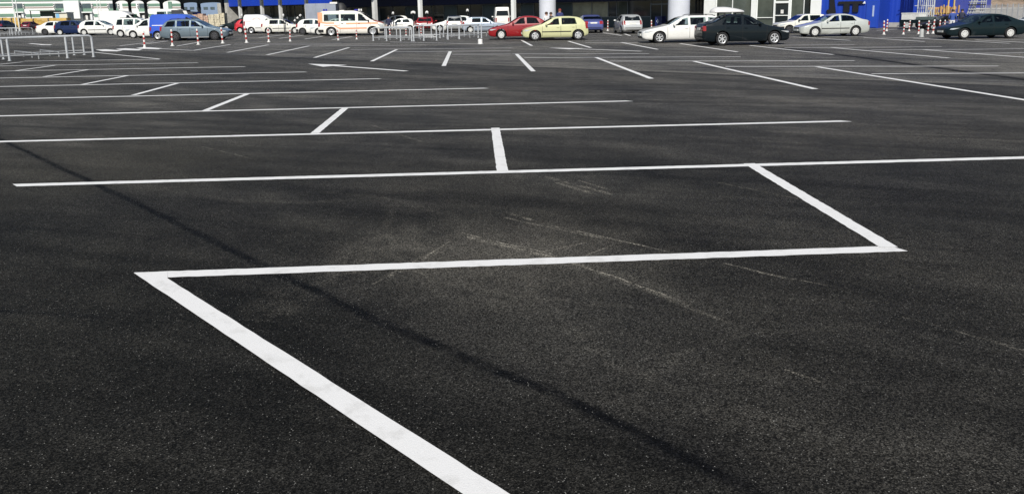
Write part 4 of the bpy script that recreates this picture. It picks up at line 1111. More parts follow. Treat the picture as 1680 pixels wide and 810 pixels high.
# ------------------------------------------------------------------ cars
P_WHITE = paint('white', (.76, .755, .72)); P_CREAM = paint('cream_white', (.70, .69, .62)); P_SILVER = paint('silver', (.52, .53, .52), .5)
P_SILG = paint('silver_green', (.56, .58, .54), .5)
P_BLUEV = paint('van_blue', (.03, .09, .50)); P_NAVY = paint('navy', (.010, .021, .07)); P_DARKG = paint('dark_green', (.007, .015, .018))
P_BLACKT = paint('black_teal', (.007, .011, .014)); P_RED = paint('bright_red', (.52, .018, .03)); P_DRED = paint('deep_red', (.26, .010, .014))
P_MAROON = paint('maroon', (.13, .012, .028)); P_CLIO = paint('pale_yellow_green', (.55, .55, .31)); P_BLUEG = paint('silver_blue', (.15, .195, .23), .5)
P_BLUEL = paint('light_steel_blue', (.34, .39, .46), .4); P_BLUER = paint('violet_blue', (.075, .095, .27), .3); P_BLACK = paint('black', (.012, .012, .013))
P_GREY = paint('grey', (.12, .13, .14), .4)
GRP = 'cars parked in the far rows'
def car(label, typ, pm, **k): return make_car(k.pop('name', 'parked_car'), label, k.pop('cat', 'car'), typ, pm, group=GRP, **k)

c = car('pale yellow five-door hatchback parked in front of the red saloon', 'hatch', P_CLIO, belt_trim=True, rim='cover'); place_side(c, 'left', (878, 66.9), (948.5, 66.6), hs=.955)
c = car('deep red saloon half hidden behind the pale yellow hatchback', 'sedan', P_DRED, rim='pale'); place_side(c, 'left', (822.5, 65.6), None, sc=.95, hs=1.08)
c = car('black hatchback saloon with a white roof box on top', 'fastback', P_BLACKT, rim='alloy'); place_side(c, 'right', (1269.3, 73.8), (1184, 75.4), hs=1.07)
root, B = c
rb = MB(); prof = []
for i in range(15):
    t = .5 - .5 * math.cos(math.pi * i / 14); x = 2.22 + 1.78 * t; wv = .37 * min(1, (t / .2) ** .5) * min(1, ((1 - t) / .12) ** .5); hv = .015 + .20 * min(1, (t / .55) ** .6) * min(1, ((1 - t) / .16) ** .5)
    wv = max(wv, .03); prof.append([(x, wv * math.cos(a) , 1.565 + max(hv * math.sin(a) * 1.1, -.03)) for a in np.linspace(0, 2*math.pi, 17)[:-1]])
n = 16; rb.add([p for r in prof for p in r], [(i*n+k, i*n+(k+1) % n, (i+1)*n+(k+1) % n, (i+1)*n+k) for i in range(14) for k in range(n)], 0, True)
rb.add(prof[0], [tuple(range(n))]); rb.add(prof[-1], [tuple(reversed(range(n)))])
box = rb.build('roof_box', mat('roof_box_grey', (.62, .61, .60), .35, noise=.08), root)
for x in (2.5, 3.4):
    b_ = MB(); b_.box(x - .03, x + .03, -.52, .52, 1.50, 1.532); b_.build('roof_bar', M_BLACK, root)
    for sd in (1, -1):
        b_ = MB(); b_.box(x - .04, x + .04, sd*.52 - .03, sd*.52 + .03, 1.38, 1.499); b_.build('bar_foot', M_BLACK, root)
c = car('white estate car with roof rails, its tail hidden by the black car', 'wagon', P_WHITE, rim='alloy', rails=True, tinted=M_GLASS2); place_side(c, 'left', (1081.3, 71.2), None, sc=.99, hs=.97)
c = car('silver hatchback saloon in front of the blue wall', 'fastback', P_SILG, rim='pale', belt_trim=True); place_side(c, 'left', (1336, 60.3), (1402.3, 60.3))
c = car('white boxy old car behind the silver saloon', 'golf', P_CREAM, rim='dark', dark_bumper=True); place_side(c, 'left', (1294, 55.4), None, sc=.88, hs=1.0)
c = car('dark green saloon near the right picture edge', 'fastback', P_DARKG, rim='pale'); place_side(c, 'left', (1580.5, 64.0), (1655.5, 63.9), hs=.96)
c = car('violet blue saloon seen from behind next to the yellow hatchback', 'sedan', P_BLUER); place_rear(c, 955.5, 991.5, 54.8, hs=.98)
c = car('silver grey small hatchback seen from behind before the dark shop windows', 'hatch', P_SILVER, rim='cover'); place_rear(c, 1019, 1055, 56.0)
c = car('silver blue estate car with roof rails beside the blue van', 'wagon', P_BLUEG, rim='dark', low_trim=True, rails=True); place_side(c, 'right', (353, 66.6), (289, 67.2))
c = car('tall blue panel van partly hidden by the silver blue estate car', 'mid_van', P_BLUEV, name='panel_van', cat='van', rim='steel', dark_bumper=True); place_side(c, 'right', None, (260, 66.3), sc=1.02)
root, B = c
for sd in (1, -1):
    t = MB(); side_patch(B, t, lambda u, v: (3.2 + 1.3 * u, 1.08 + .05 * v), sd, 8, 1, .01); t.build('pale_stripe', M_WHPL, root)
c = car('white one-box car directly left of the tall blue van', 'mpv', P_WHITE, rim='pale', tinted=M_GLASS); place_side(c, 'left', (219.5, 63.6), None, sc=1.04)
c = car('white estate with grey roof rails behind the one-box car', 'mpv', P_WHITE, rim='pale', rails=True); place_side(c, 'right', None, (199, 61.8), sc=1.02, hs=1.05)
c = car('white five-door hatchback between the navy car and the white estate', 'hatch', P_WHITE, rim='pale', belt_trim=True); place_side(c, 'right', (183, 58.4), (139, 58.6))
c = car('navy five-door hatchback behind the white hatchback at left', 'hatch', P_NAVY, rim='pale'); place_side(c, 'right', None, (99.5, 58.6), sc=1.08)
c = car('white saloon leftmost in the front row, its nose behind the navy car', 'sedan', P_WHITE, rim='dark'); place_side(c, 'right', None, (75, 58.0), sc=1.05)
c = car('maroon car seen from behind near the far left trolley rails', 'hatch3', P_MAROON); place_rear(c, 35, 51, 49.5)
c = car('white car with sloping bonnet left of the maroon car', 'sedan', P_WHITE); place_side(c, 'left', (31, 48.6), None, sc=1.0)
c = car('dark blue black car behind the maroon car', 'sedan', P_BLACK); place_side(c, 'right', None, (52, 47.6), sc=1.0)
c = car('dark blue car cut off by the left picture edge', 'hatch', P_NAVY); place_rear(c, -14, 7, 52)
c = car('bright red small hatchback behind the small white van', 'hatch3', P_RED, rim='pale'); place_side(c, 'right', None, (394.5, 55.0), sc=.98)
c = car('small white box van with pink arc logo', 'small_van', P_WHITE, name='panel_van', cat='van', rim='steel', dark_bumper=True, belt_trim=True); place_side(c, 'right', None, (413, 55.6), sc=1.02)
root, B = c
M_PINK = mat('faded_pink_print', (.62, .36, .34), .5)
for sd in (1, -1):
    t = MB()
    for k in range(9):
        a0, a1 = math.pi * (.08 + .84 * k / 9), math.pi * (.08 + .84 * (k + 1) / 9)
        q = []
        for a, r in ((a0, .40), (a1, .40), (a1, .33), (a0, .33)):
            x, z = 2.75 + r * math.cos(a), 1.18 + r * .75 * math.sin(a); q.append((x, sd * (B.y_at(x, z) + .008), z))
        t.add(q, [(0, 1, 2, 3)])
    side_patch(B, t, lambda u, v: (3.3 + .45 * u, 1.12 + .03 * v), sd, 4, 1, .008)
    t.build('arc_logo', M_PINK, root)
c = car('white boxy hatchback in front of the small white van', 'golf', P_CREAM, rim='pale', belt_trim=True); place_side(c, 'right', (484.5, 55.9), (441, 56.1))
c = car('white five-door hatchback with dark wheels behind the ambulance', 'hatch', P_WHITE, rim='dark', dark_bumper=True); place_side(c, 'right', None, (497, 57.8), sc=.97)
c = car('white car nose with pale wheel just behind the ambulance tail', 'golf', P_WHITE, rim='pale', dark_bumper=False); place_side(c, 'left', (523.5, 58.4), None, sc=.98)
# ambulance
c = car('white ambulance van with orange stripes and blue roof lights', 'van', paint('ambulance_white', (.80, .765, .69)), name='ambulance', cat='ambulance', rim='steel', dark_bumper=True, tinted=M_GLASS2); place_side(c, 'right', (613.5, 58.5), (543, 59.8), lim=(.85, 1.1), hs=.93)
root, B = c
M_ORSTR = mat('orange_stripe', (.80, .33, .17), .4, coat=.5)
for sd in (1, -1):
    for f in (lambda u, v: (.5 + 2.3 * u, .90 + .12 * v), lambda u, v: (3.65 + 1.1 * u, .96 + .12 * v + .16 * max(0, u - .5)), lambda u, v: (3.3 + 1.1 * u, .82 + .035 * v),
              lambda u, v: (1.32 + 1.95 * u, .54 + .10 * v), lambda u, v: (3.27 + .38 * u + .0 * v, .54 + .24 * u + .10 * v)):
        t = MB(); side_patch(B, t, f, sd, 14, 1, .009); t.build('orange_stripe', M_ORSTR, root)
    t = MB(); side_patch(B, t, lambda u, v: (4.50 + .34 * u, 1.06 + .78 * v), sd, 5, 6, .008); t.build('orange_corner', M_ORSTR, root)
    for xg in (1.2, 2.03, 3.24):
        t = MB(); side_patch(B, t, lambda u, v: (xg + .05 * u, 1.12 + .68 * v), sd, 1, 6, .012)
        if xg > 1.5: t.build('window_pillar', P_WHITE, root)
t = MB(); top_patch(B, t, .2, .85, .12, .008); t.build('orange_bonnet', mat('orange_red_stripe', (.72, .13, .09), .4, coat=.5), root)
M_BEACON = mat('blue_beacon', (.015, .02, .30), .15, 0, .5, coat=.6)
for x, y in ((4.42, -.45), (4.42, .45)):
    t = MB(); t.lathe([(.07, 1.93), (.075, 2.0), (.06, 2.09), (.001, 2.12)], 12, c=(x, y, 0)); t.build('beacon', M_BEACON, root)
t = MB(); t.box(1.95, 2.2, -.6, .6, 1.95, 2.05); lb = t.build('beacon_bar', M_BEACON, root)
t = MB(); t.lathe([(.05, 1.9), (.06, 2.0), (.045, 2.07), (.001, 2.08)], 10, c=(1.86, .55, 0)); t.lathe([(.05, 1.9), (.06, 2.0), (.045, 2.07), (.001, 2.08)], 10, c=(1.86, -.55, 0)); t.build('spot_lamp', M_WHPL, root)
t = MB(); t.box(3.0, 3.35, -.3, .3, 1.955, 2.0); t.build('roof_hatch', M_WHPL, root)
# between the ambulance and the red saloon
c = car('white three-door car with dark swoosh decal beside the ambulance nose', 'hatch3', P_WHITE, rim='pale', dark_bumper=True); place_side(c, 'left', None, (673, 51.0), sc=.86)
root, B = c
for sd in (1, -1):
    t = MB(); side_patch(B, t, lambda u, v: (1.3 + 1.5 * u, .60 + .16 * u + .035 * v + .05 * math.sin(3 * u)), sd, 10, 1, .009); t.build('dark_decal', M_BLACK, root)
c = car('dark red hatchback seen from behind among the centre trolley rails', 'hatch', P_DRED, tinted=M_GLASS); place_rear(c, 682, 713, 51, hs=.84)
c = car('white hatchback behind the dark roofed car at centre', 'hatch3', P_WHITE); place_side(c, 'left', (722, 53.0), None, sc=1.0)
c = car('silver hatchback with dark roof seen from behind at centre', 'hatch', P_SILVER); place_rear(c, 731, 761, 53)
root, B = c
t = MB(); top_patch(B, t, 1.72, 3.2, -.02, .01, 10, 8); t.build('roof_sky_reflection', P_NAVY, root)  # navy over the silver roof: the sky's reflection put into colour
c = car('light blue boxy hatchback behind the red saloon', 'golf', P_BLUEL, rim='pale', belt_trim=True); place_side(c, 'right', None, (772, 54.8), sc=.93)
# further back
c = car('white minibus seen from behind against the dark store front', 'big_van', P_WHITE, name='minibus', cat='minibus'); place_rear(c, 810.5, 838.5, 48.5, lim=(.7, 1.3), hs=1.12)
c = car('dark grey green saloon behind the estate car bonnet', 'sedan', P_DARKG); place_side(c, 'left', (372, 51.2), None, sc=1.0)
c = car('white saloon seen over the bonnet of the estate car', 'sedan', P_WHITE); place_side(c, 'left', None, (352, 46.5), sc=1.0)
c = car('white car whose roof shows behind the ambulance nose', 'hatch', P_WHITE); place_side(c, 'left', (628, 47.0), None, sc=1.0)
c = car('grey hatchback beyond the bonnet of the dark green saloon', 'hatch', P_GREY, tinted=M_GLASS2); place_side(c, 'left', (1575, 50.5), None, sc=.85, hs=.88)
c = car('black hatchback behind the striped bollards at right', 'hatch', P_BLACK); place_side(c, 'left', (1530, 49.5), None, sc=.78, hs=.85)
c = car('white saloon just behind the tail of the dark green saloon', 'sedan', P_WHITE); place_side(c, 'left', (1684, 54.5), None, sc=.88, hs=.9)
c = car('white high-roofed van behind the white estate with grey roof rails', 'big_van', P_WHITE, name='panel_van', cat='van'); place_side(c, 'right', (226, 51.0), None, sc=1.17)
c = car('white minibus roof showing above the tall blue van', 'van', P_WHITE, name='minibus', cat='minibus'); place_side(c, 'right', None, (267, 49.9), sc=1.12, hs=1.24)
# lorry with dark cab, grey box trailer
lorry = thing('lorry', 'dark lorry with a pale raised panel above the silver blue estate car', 'lorry')
A, B_ = gp(285, 92)[:2], gp(322, 92)[:2]; e = (B_ - A); Lr = np.linalg.norm(e); e /= Lr; n_ = np.array([e[1], -e[0]])
M_LORRY = mat('dark_grey_canvas', (.035, .04, .05), .7, noise=.3, nscale=1)
def hp(t, z): q = A + e * Lr * t; return (q[0], q[1], z)
def extr(name, pts, f, b_, m, parent):
    V = [(p[0] + n_[0]*f, p[1] + n_[1]*f, p[2]) for p in pts] + [(p[0] + n_[0]*b_, p[1] + n_[1]*b_, p[2]) for p in pts]; k = len(pts)
    mb = MB(); mb.add(V, [tuple(range(k)), tuple(reversed(range(k, 2*k)))] + [(i, (i+1) % k, k + (i+1) % k, k + i) for i in range(k)]); return mb.build(name, m, parent)
zz = lambda py: zat(A, py)
extr('box', [hp(-.05, .7), hp(.45, .7), hp(.45, zz(17)), hp(-.05, zz(17))], 0, -2.3, M_LORRY, lorry)
extr('cab', [hp(.48, .6), hp(1.0, .6), hp(1.0, 1.2), hp(.86, zz(21)), hp(.52, zz(19))], -.02, -2.28, mat('dark_cab', (.03, .028, .03), .4, coat=.5), lorry)
extr('pale_panel', [hp(.46, zz(18.2)), hp(.62, zz(18.5)), hp(.70, zz(27)), hp(.55, zz(26.5))], .05, .004, M_WHPL, lorry)
td, rd = wheel_mesh('dark', .335)
for t_ in (.08, .28, .8):
    for off in (-.2, -2.1):
        w = bpy.data.objects.new('wheel', None); C.objects.link(w); w.parent = lorry; q = A + e * Lr * t_ + n_ * off
        w.location = (q[0], q[1], .44); w.rotation_euler = (0, 0, math.atan2(e[1], e[0]) + (math.pi if off < -1 else 0)); w.scale = (1.3, 1.3, 1.3)
        for nm, d in (('tyre', td), ('rim', rd)): o = bpy.data.objects.new(nm, d); C.objects.link(o); o.parent = w
tl = thing('box_trailer', 'grey box trailer behind the white hatchback and the ambulance', 'trailer')
A, B_ = gp(503, 78)[:2], gp(552, 78)[:2]; e = (B_ - A); Lr = np.linalg.norm(e); e /= Lr; n_ = np.array([e[1], -e[0]])
M_TRL = mat('grey_box_panel', (.27, .30, .36), .5, noise=.18, nscale=.9)
mb = MB(); mb.slab(A, B_, .55, zz(6.5), 0, -2.2, n_); mb.build('box', M_TRL, tl)
for t_ in (0, .33, .66, 1):
    mb = MB(); q = A + e * (Lr * t_ - .03); mb.slab(q, q + e * .06, .56, zz(6.5) - .01, .03, .003, n_); mb.build('box_rib', M_TRL, tl)
q = A + e * Lr * .82; mb = MB(); mb.slab(q, q + e * .75, zz(7.6), zz(4.6), .04, -.5, n_); mb.build('roof_fairing', M_WHPL, tl)
mb = MB(); mb.slab(A + e*.1, B_ - e*.1, .4, .546, -.1, -2.1, n_); mb.build('chassis', M_BLACK, tl)
for t_ in (.3, .5):
    for off in (-.15, -2.0):
        w = bpy.data.objects.new('wheel', None); C.objects.link(w); w.parent = tl; q = A + e * Lr * t_ + n_ * off
        w.location = (q[0], q[1], .335); w.rotation_euler = (0, 0, math.atan2(e[1], e[0]) + (math.pi if off < -1 else 0))
        for nm, d in (('tyre', td), ('rim', rd)): o = bpy.data.objects.new(nm, d); C.objects.link(o); o.parent = w
# satellite-dish-like dark dome next to it
ds = thing('parasol', 'closed dark parasol on a pole right of the grey trailer', 'parasol', (*gp(561, 80)[:2], 0))
zp = zat(gp(561, 80), 5); mb = MB(); mb.lathe([(.62, zp - .75), (.55, zp - .35), (.3, zp - .05), (.001, zp + .02)], 16); mb.build('cover', mat('dark_canvas', (.03, .032, .035), .6, noise=.3, nscale=2), ds)
mb = MB(); mb.tube([(0, 0, .05), (0, 0, zp - .3)], .03, 8); mb.build('pole', M_DARKSTEEL, ds); mb = MB(); mb.lathe([(.3, 0), (.3, .06), (.05, .1), (.05, .12)], 16); mb.build('foot', M_CONC, ds)
# chequered barrier arm leaning
ba = thing('barrier', 'black and white chequered barrier arm leaning up behind the white hatchbacks', 'barrier')
p0, p1 = gp(481, 74), gp(495, 74); z0, z1 = zat(p0, 37), zat(p1, 24.5)
M_BW = mat('black_paint', (.015, .015, .015), .5)
d = np.array([p1[0] - p0[0], p1[1] - p0[1], z1 - z0]); s0 = np.array([p0[0], p0[1], z0])
for k in range(6):
    mb = MB(); mb.tube([tuple(s0 + d * (k / 6 + .002)), tuple(s0 + d * ((k + 1) / 6 - .002))], .10, 8); mb.build('arm_segment', M_WHPL if k % 2 else M_BW, ba)
mb = MB(); mb.box(p0[0] - .18, p0[0] + .18, p0[1] - .18, p0[1] + .18, 0, z0 + .1); mb.build('cabinet', M_DARKSTEEL, ba)
# low trailer with a white chest
lt_ = thing('flatbed_trailer', 'low dark green flatbed trailer carrying a white chest in front of the blue wall', 'trailer')
A, B_ = at(1475, 48.4)[:2], at(1527, 49)[:2]; e = (B_ - A); Lr = np.linalg.norm(e); e /= Lr; n_ = np.array([e[1], -e[0]])
mb = MB(); mb.slab(A, B_, .42, .66, 0, -1.5, n_); mb.build('deck', P_DARKG, lt_)
mb = MB(); mb.slab(A + e * .05, A + e * (Lr * .1), .2, .415, .02, -1.4, n_); mb.build('tail_board', P_DARKG, lt_)
mb = MB(); mb.slab(A + e * Lr * .5, B_, .664, .86, -.05, -1.4, n_); mb.build('side_board', mat('grey_green_board', (.10, .13, .13), .5, noise=.2), lt_)
td, rd = wheel_mesh('pale', .29)
for t_ in (.28, .77):
    for off in (.08, -1.55):
        w = bpy.data.objects.new('wheel', None); C.objects.link(w); w.parent = lt_; q = A + e * Lr * t_ + n_ * off
        w.location = (q[0], q[1], .29); w.rotation_euler = (0, 0, math.atan2(e[1], e[0]) + (math.pi if off < -1 else 0))
        for nm, dd in (('tyre', td), ('rim', rd)): o = bpy.data.objects.new(nm, dd); C.objects.link(o); o.parent = w
ch = thing('chest', 'white chest standing on the low green trailer', 'chest', (*(A + e * Lr * .27 + n_ * -.75), .665), math.atan2(e[1], e[0]))
mb = MB(); mb.box(-.62, .62, -.5, .5, 0, .40); mb.build('chest_body', M_WHPL, ch); mb = MB(); mb.box(-.64, .64, -.52, .52, .404, .47); mb.build('lid', M_WHPL, ch)
# ------------------------------------------------------------------ striped bollards
boll0 = thing('bollard', 'x', 'bollard', group='red and white bollards')
mb = MB(); zs_ = [.05, .20, .34, .48, .62, .76, .88, .97]
for k in range(len(zs_) - 1):
    r0 = .052 if k else .06
    mb.lathe([(r0, zs_[k]), (.052, zs_[k + 1])], 14, mi=0 if k % 2 == 0 else 1)
mb.lathe([(.052, .97), (.045, .995), (.02, 1.01), (.001, 1.012)], 14)
mb.build('post', [M_WHPL, M_REDP], boll0)
mb = MB(); mb.lathe([(.13, 0), (.13, .02), (.075, .035), (.066, .10), (.05, .11)], 16); mb.build('base', M_WHPL, boll0)
blist = [(237.5, 78.6, 51, 'leftmost bollard of the long row, standing on a white painted block'), (283, 75.8, 48.5, 'bollard in front of the rear wheel of the silver blue estate car'),
         (325.5, 73.6, 47.5, 'bollard in front of the middle doors of the silver blue estate car'), (365.5, 71.4, 45, 'bollard at the front bumper of the silver blue estate car'),
         (404.7, 70.5, 43.5, 'bollard at the tail of the small white box van'), (441, 69.3, 45.5, 'bollard before the rear wheel of the white boxy hatchback'), (476, 68.2, 47, 'bollard before the bonnet of the white boxy hatchback'),
         (555, 66.3, 48, 'bollard just behind the rear wheel of the ambulance'), (585.2, 64.8, 51.5, 'bollard before the middle of the ambulance'), (640, 59.6, 42, 'bollard between the ambulance nose and the white three-door car'),
         (666.3, 59.2, 45.5, 'bollard before the rear wheel of the white three-door car'), (691, 58.4, 42, 'bollard before the dark red hatchback seen from behind'),
         (997, 51, 33.2, 'lone bollard between the violet blue saloon and the silver hatchback'), (1069, 52, 33.2, 'bollard hidden to its top behind the bonnet of the white estate car'),
         (1450, 57, 34.2, 'front one of the bollard pair right of the silver saloon'), (1454.6, 51.2, 32, 'rear one of the bollard pair right of the silver saloon'), (1482, 56.8, 36.5, 'bollard in front of the tail of the green flatbed trailer'),
         (1491.3, 51.4, 34.5, 'bollard in front of the white chest on the trailer'), (1507, 56.2, 34, 'bollard directly left of the short grey stub'), (1521.8, 55.8, 34, 'bollard right of the trailer wheel'),
         (1530.5, 55.4, 32.2, 'bollard touching the front bumper of the dark green saloon'), (1541, 53, 33, 'first bollard seen over the bonnet of the dark green saloon'), (1548.5, 52, 33, 'second bollard seen over the bonnet of the dark green saloon'),
         (1556, 51.5, 33.4, 'last bollard seen over the bonnet of the dark green saloon')]
for i, (px, py, yt, lab) in enumerate(blist):
    o = boll0 if i == 0 else copy_tree(boll0); g_ = at(px, py); s = zat(g_, yt) / 1.01; s = min(max(s, .7), 1.15)
    o.location = tuple(map(float, g_)); o.scale = (s, s, s); o['label'] = lab
    o.rotation_euler = (random.uniform(-.04, .04), random.uniform(-.045, .045), random.uniform(0, 3))
for px, py, yt, r, lab in ((788, 72.6, 64.3, .13, 'short white stub post in front of the right end of the centre trolley rails'), (1511.5, 61, 47.8, .11, 'short grey stub post beside the striped bollards at right')):
    g_ = at(px, py); h = zat(g_, yt); st = thing('stub_post', lab, 'bollard', g_)
    mb = MB(); mb.lathe([(r * 1.02, 0), (r, .04), (r * .95, h - .03), (r * .8, h), (.001, h + .005)], 16); mb.build('post', M_WHPL if px < 1000 else mat('grey_plastic', (.42, .43, .42), .5, noise=.2), st)
    mb = MB(); mb.lathe([(r * 1.3, 0), (r * 1.3, .018), (r * 1.03, .02)], 16); mb.build('base', M_GALV, st)

# ------------------------------------------------------------------ trolley bays of bent steel tube
def bay(label, near, far_, ends, zt_, low=.22, thick=.036, guides=(), name='trolley_bay'):
    root = thing(name, label, 'trolley bay', (0, 0, 0), group='tubular steel trolley bays')
    for rowi, pxs in enumerate((near, far_)):
        P = [at(*q) for q in pxs]
        if not P: continue
        h = zt_[rowi] if isinstance(zt_, (tuple, list)) else zt_
        th = thick if rowi == 0 else thick * .8
        for i, p in enumerate(P):
            last = i in ((0, len(P) - 1) if ends == 2 else (len(P) - 1,) if ends == 1 else ())
            mb = MB()
            mb.tube([(p[0], p[1], 0), (p[0], p[1], h - (.10 if last else .0))], th, 10); mb.lathe([(.085, 0), (.085, .012), (th, .014)], 12, c=(p[0], p[1], 0))
            mb.build('post', M_GALV, root)
        e = (P[-1] - P[0]); e /= np.linalg.norm(e); pts = []
        if ends == 2: pts += [P[0] + [0, 0, h - .11], P[0] + e * .03 + [0, 0, h - .04], P[0] + e * .11 + [0, 0, h]]
        else: pts += [P[0] + [0, 0, h]]
        pts += [p + [0, 0, h] for p in P[1:-1]]
        if ends >= 1: pts += [P[-1] - e * .11 + [0, 0, h], P[-1] - e * .03 + [0, 0, h - .04], P[-1] + [0, 0, h - .11]]
        else: pts += [P[-1] + [0, 0, h]]
        mb = MB(); mb.tube([tuple(p) for p in pts], th, 10); mb.build('top_rail', M_GALV, root)
        mb = MB(); mb.tube([tuple(p + [0, 0, low]) for p in P], th * .75, 8); mb.build('low_rail', M_GALVD, root)
    for gpx in guides:
        P = [at(*q) for q in gpx]; mb = MB()
        mb.tube([tuple(p + [0, 0, .24]) for p in P], .026, 8)
        for p in P: mb.tube([(p[0], p[1], 0), (p[0], p[1], .24)], .028, 8)
        mb.build('guide_rail', M_GALVD, root)
    return root
bay('large tubular steel trolley bay at the left picture edge', [(-95, 106.2), (16, 100.2), (111, 95.7), (153.6, 93.8)], [(-60, 101.5), (6, 97.5), (122, 90.8), (138.5, 90.2)], 1, (1.0, .97), thick=.05,
    guides=[[(25, 92), (39, 93.4), (53, 95), (64, 97.4)], [(67, 90.2), (82, 91.8), (97, 93.6)]])
bay('row of slim tubular trolley hoops behind the large left bay', [(-8, 58.6), (16.5, 58.3), (21, 58.2), (26, 58.1), (31.5, 58.0)], [(-5, 56.2), (19, 55.8), (35, 55.6), (54, 56.8)], 1, (.78, .72), thick=.035,
    guides=[[(1, 59), (7, 58.9), (13, 58.8)], [(36, 57.6), (42, 57.4), (48, 57.2), (56, 56.9), (63, 56.7)]])
bay('left third of the centre trolley rails, by the ambulance nose', [(612.5, 67.4), (634.5, 67.4), (657.4, 67.8), (675.8, 68.1)], [(632, 64.0), (651, 64.3), (672.5, 64.8)], 2, (.84, .82), thick=.04,
    guides=[[(622, 66), (640, 66), (660, 66.2)], [(663, 66), (670, 66)]])
bay('middle third of the centre trolley rails, before the dark red hatchback', [(679, 68.1), (695.4, 67.2), (716.4, 66.8)], [(688, 63.2), (708, 63), (722, 62.8)], 2, (.95, .92), thick=.045,
    guides=[[(672, 65.6), (690, 65.3), (712, 65.0)], [(676, 63), (700, 62.6), (726, 62)]])
bay('right third of the centre trolley rails, before the light blue hatchback', [(735, 65.2), (753.7, 64.5), (784.7, 62.2), (790, 62.8)], [(728, 61.4), (741, 60.8), (762, 60.2), (778, 59.8)], 2, (.88, .85), thick=.045,
    guides=[[(733, 64), (752, 63.4), (771, 62.8)], [(720, 62), (745, 61), (770, 60.2), (798, 59.6)]])

# ------------------------------------------------------------------ hooded lamp posts in front of the store
lamps = [(397.5, 25.0, .20, 70, 'hooded lamp above the bright red hatchback'), (465.5, 25.0, .2, 70, 'hooded lamp over the windows of the white boxy hatchback'),
         (645.5, 21.5, .24, 72, 'hooded lamp beside the person in navy'), (678.5, 20.2, .5, 70, 'wide hooded lamp above the white three-door car'),
         (701.0, 20.0, .32, 70, 'hooded lamp above the dark red hatchback'), (767.5, 16.8, .28, 72, 'hooded lamp left of the light blue boxy hatchback')]
for px, py, w, dist, lab in lamps:
    g_ = gp(px, dist); z = zat(g_, py - 2.0); l = thing('lamp_post', lab, 'lamp', g_, group='hooded lamp posts')
    mb = MB(); mb.tube([(0, .12, 0), (0, .12, z - .14)], .04, 10); mb.lathe([(.16, 0), (.16, .02), (.07, .03)], 12, c=(0, .12, 0)); mb.build('post', M_DARKSTEEL, l)
    mb = MB(); G = []
    for i in range(9):
        a = -.9 + 1.8 * i / 8; G.append([(w * .42 * math.sin(a) / .78, -.16 + .26 * t / 3, z - .26 * (1 - math.cos(a)) - .16 * (1 - t / 3) ** 1.5) for t in range(4)])
    V = [p for r in G for p in r]; mb.grid(G); mb.grid([[(p[0] * .9, p[1] + .02, p[2] - .05) for p in r] for r in G]); mb.build('hood', M_WHPL, l)
# thin masts at far left
for (x0, x1, dist, lab) in ((25.5, 31, 110, 'thin pale twin lamp mast between dark loading doors at far left'), (163, 168, 120, 'thin pale twin lamp mast above the white hatchback')):
    l = thing('lamp_mast', lab, 'lamp post')
    P = [gp(x0, dist), gp(x1, dist)]
    for p in P: mb = MB(); mb.tube([(p[0], p[1], 0), (p[0], p[1], 8.)], .07, 8, r2=.05); mb.build('pole', M_WHITEF, l)
    for z in (2, 4, 6, 7.8):
        mb = MB(); mb.tube([(P[0][0], P[0][1], z), (P[1][0], P[1][1], z)], .03, 6); mb.build('rung', M_WHITEF, l)
    mb = MB(); c_ = (P[0] + P[1]) / 2; mb.box(c_[0] - .5, c_[0] + .5, c_[1] - .3, c_[1] + .1, 8.0, 8.14); mb.build('lamp_head', M_DARKSTEEL, l)

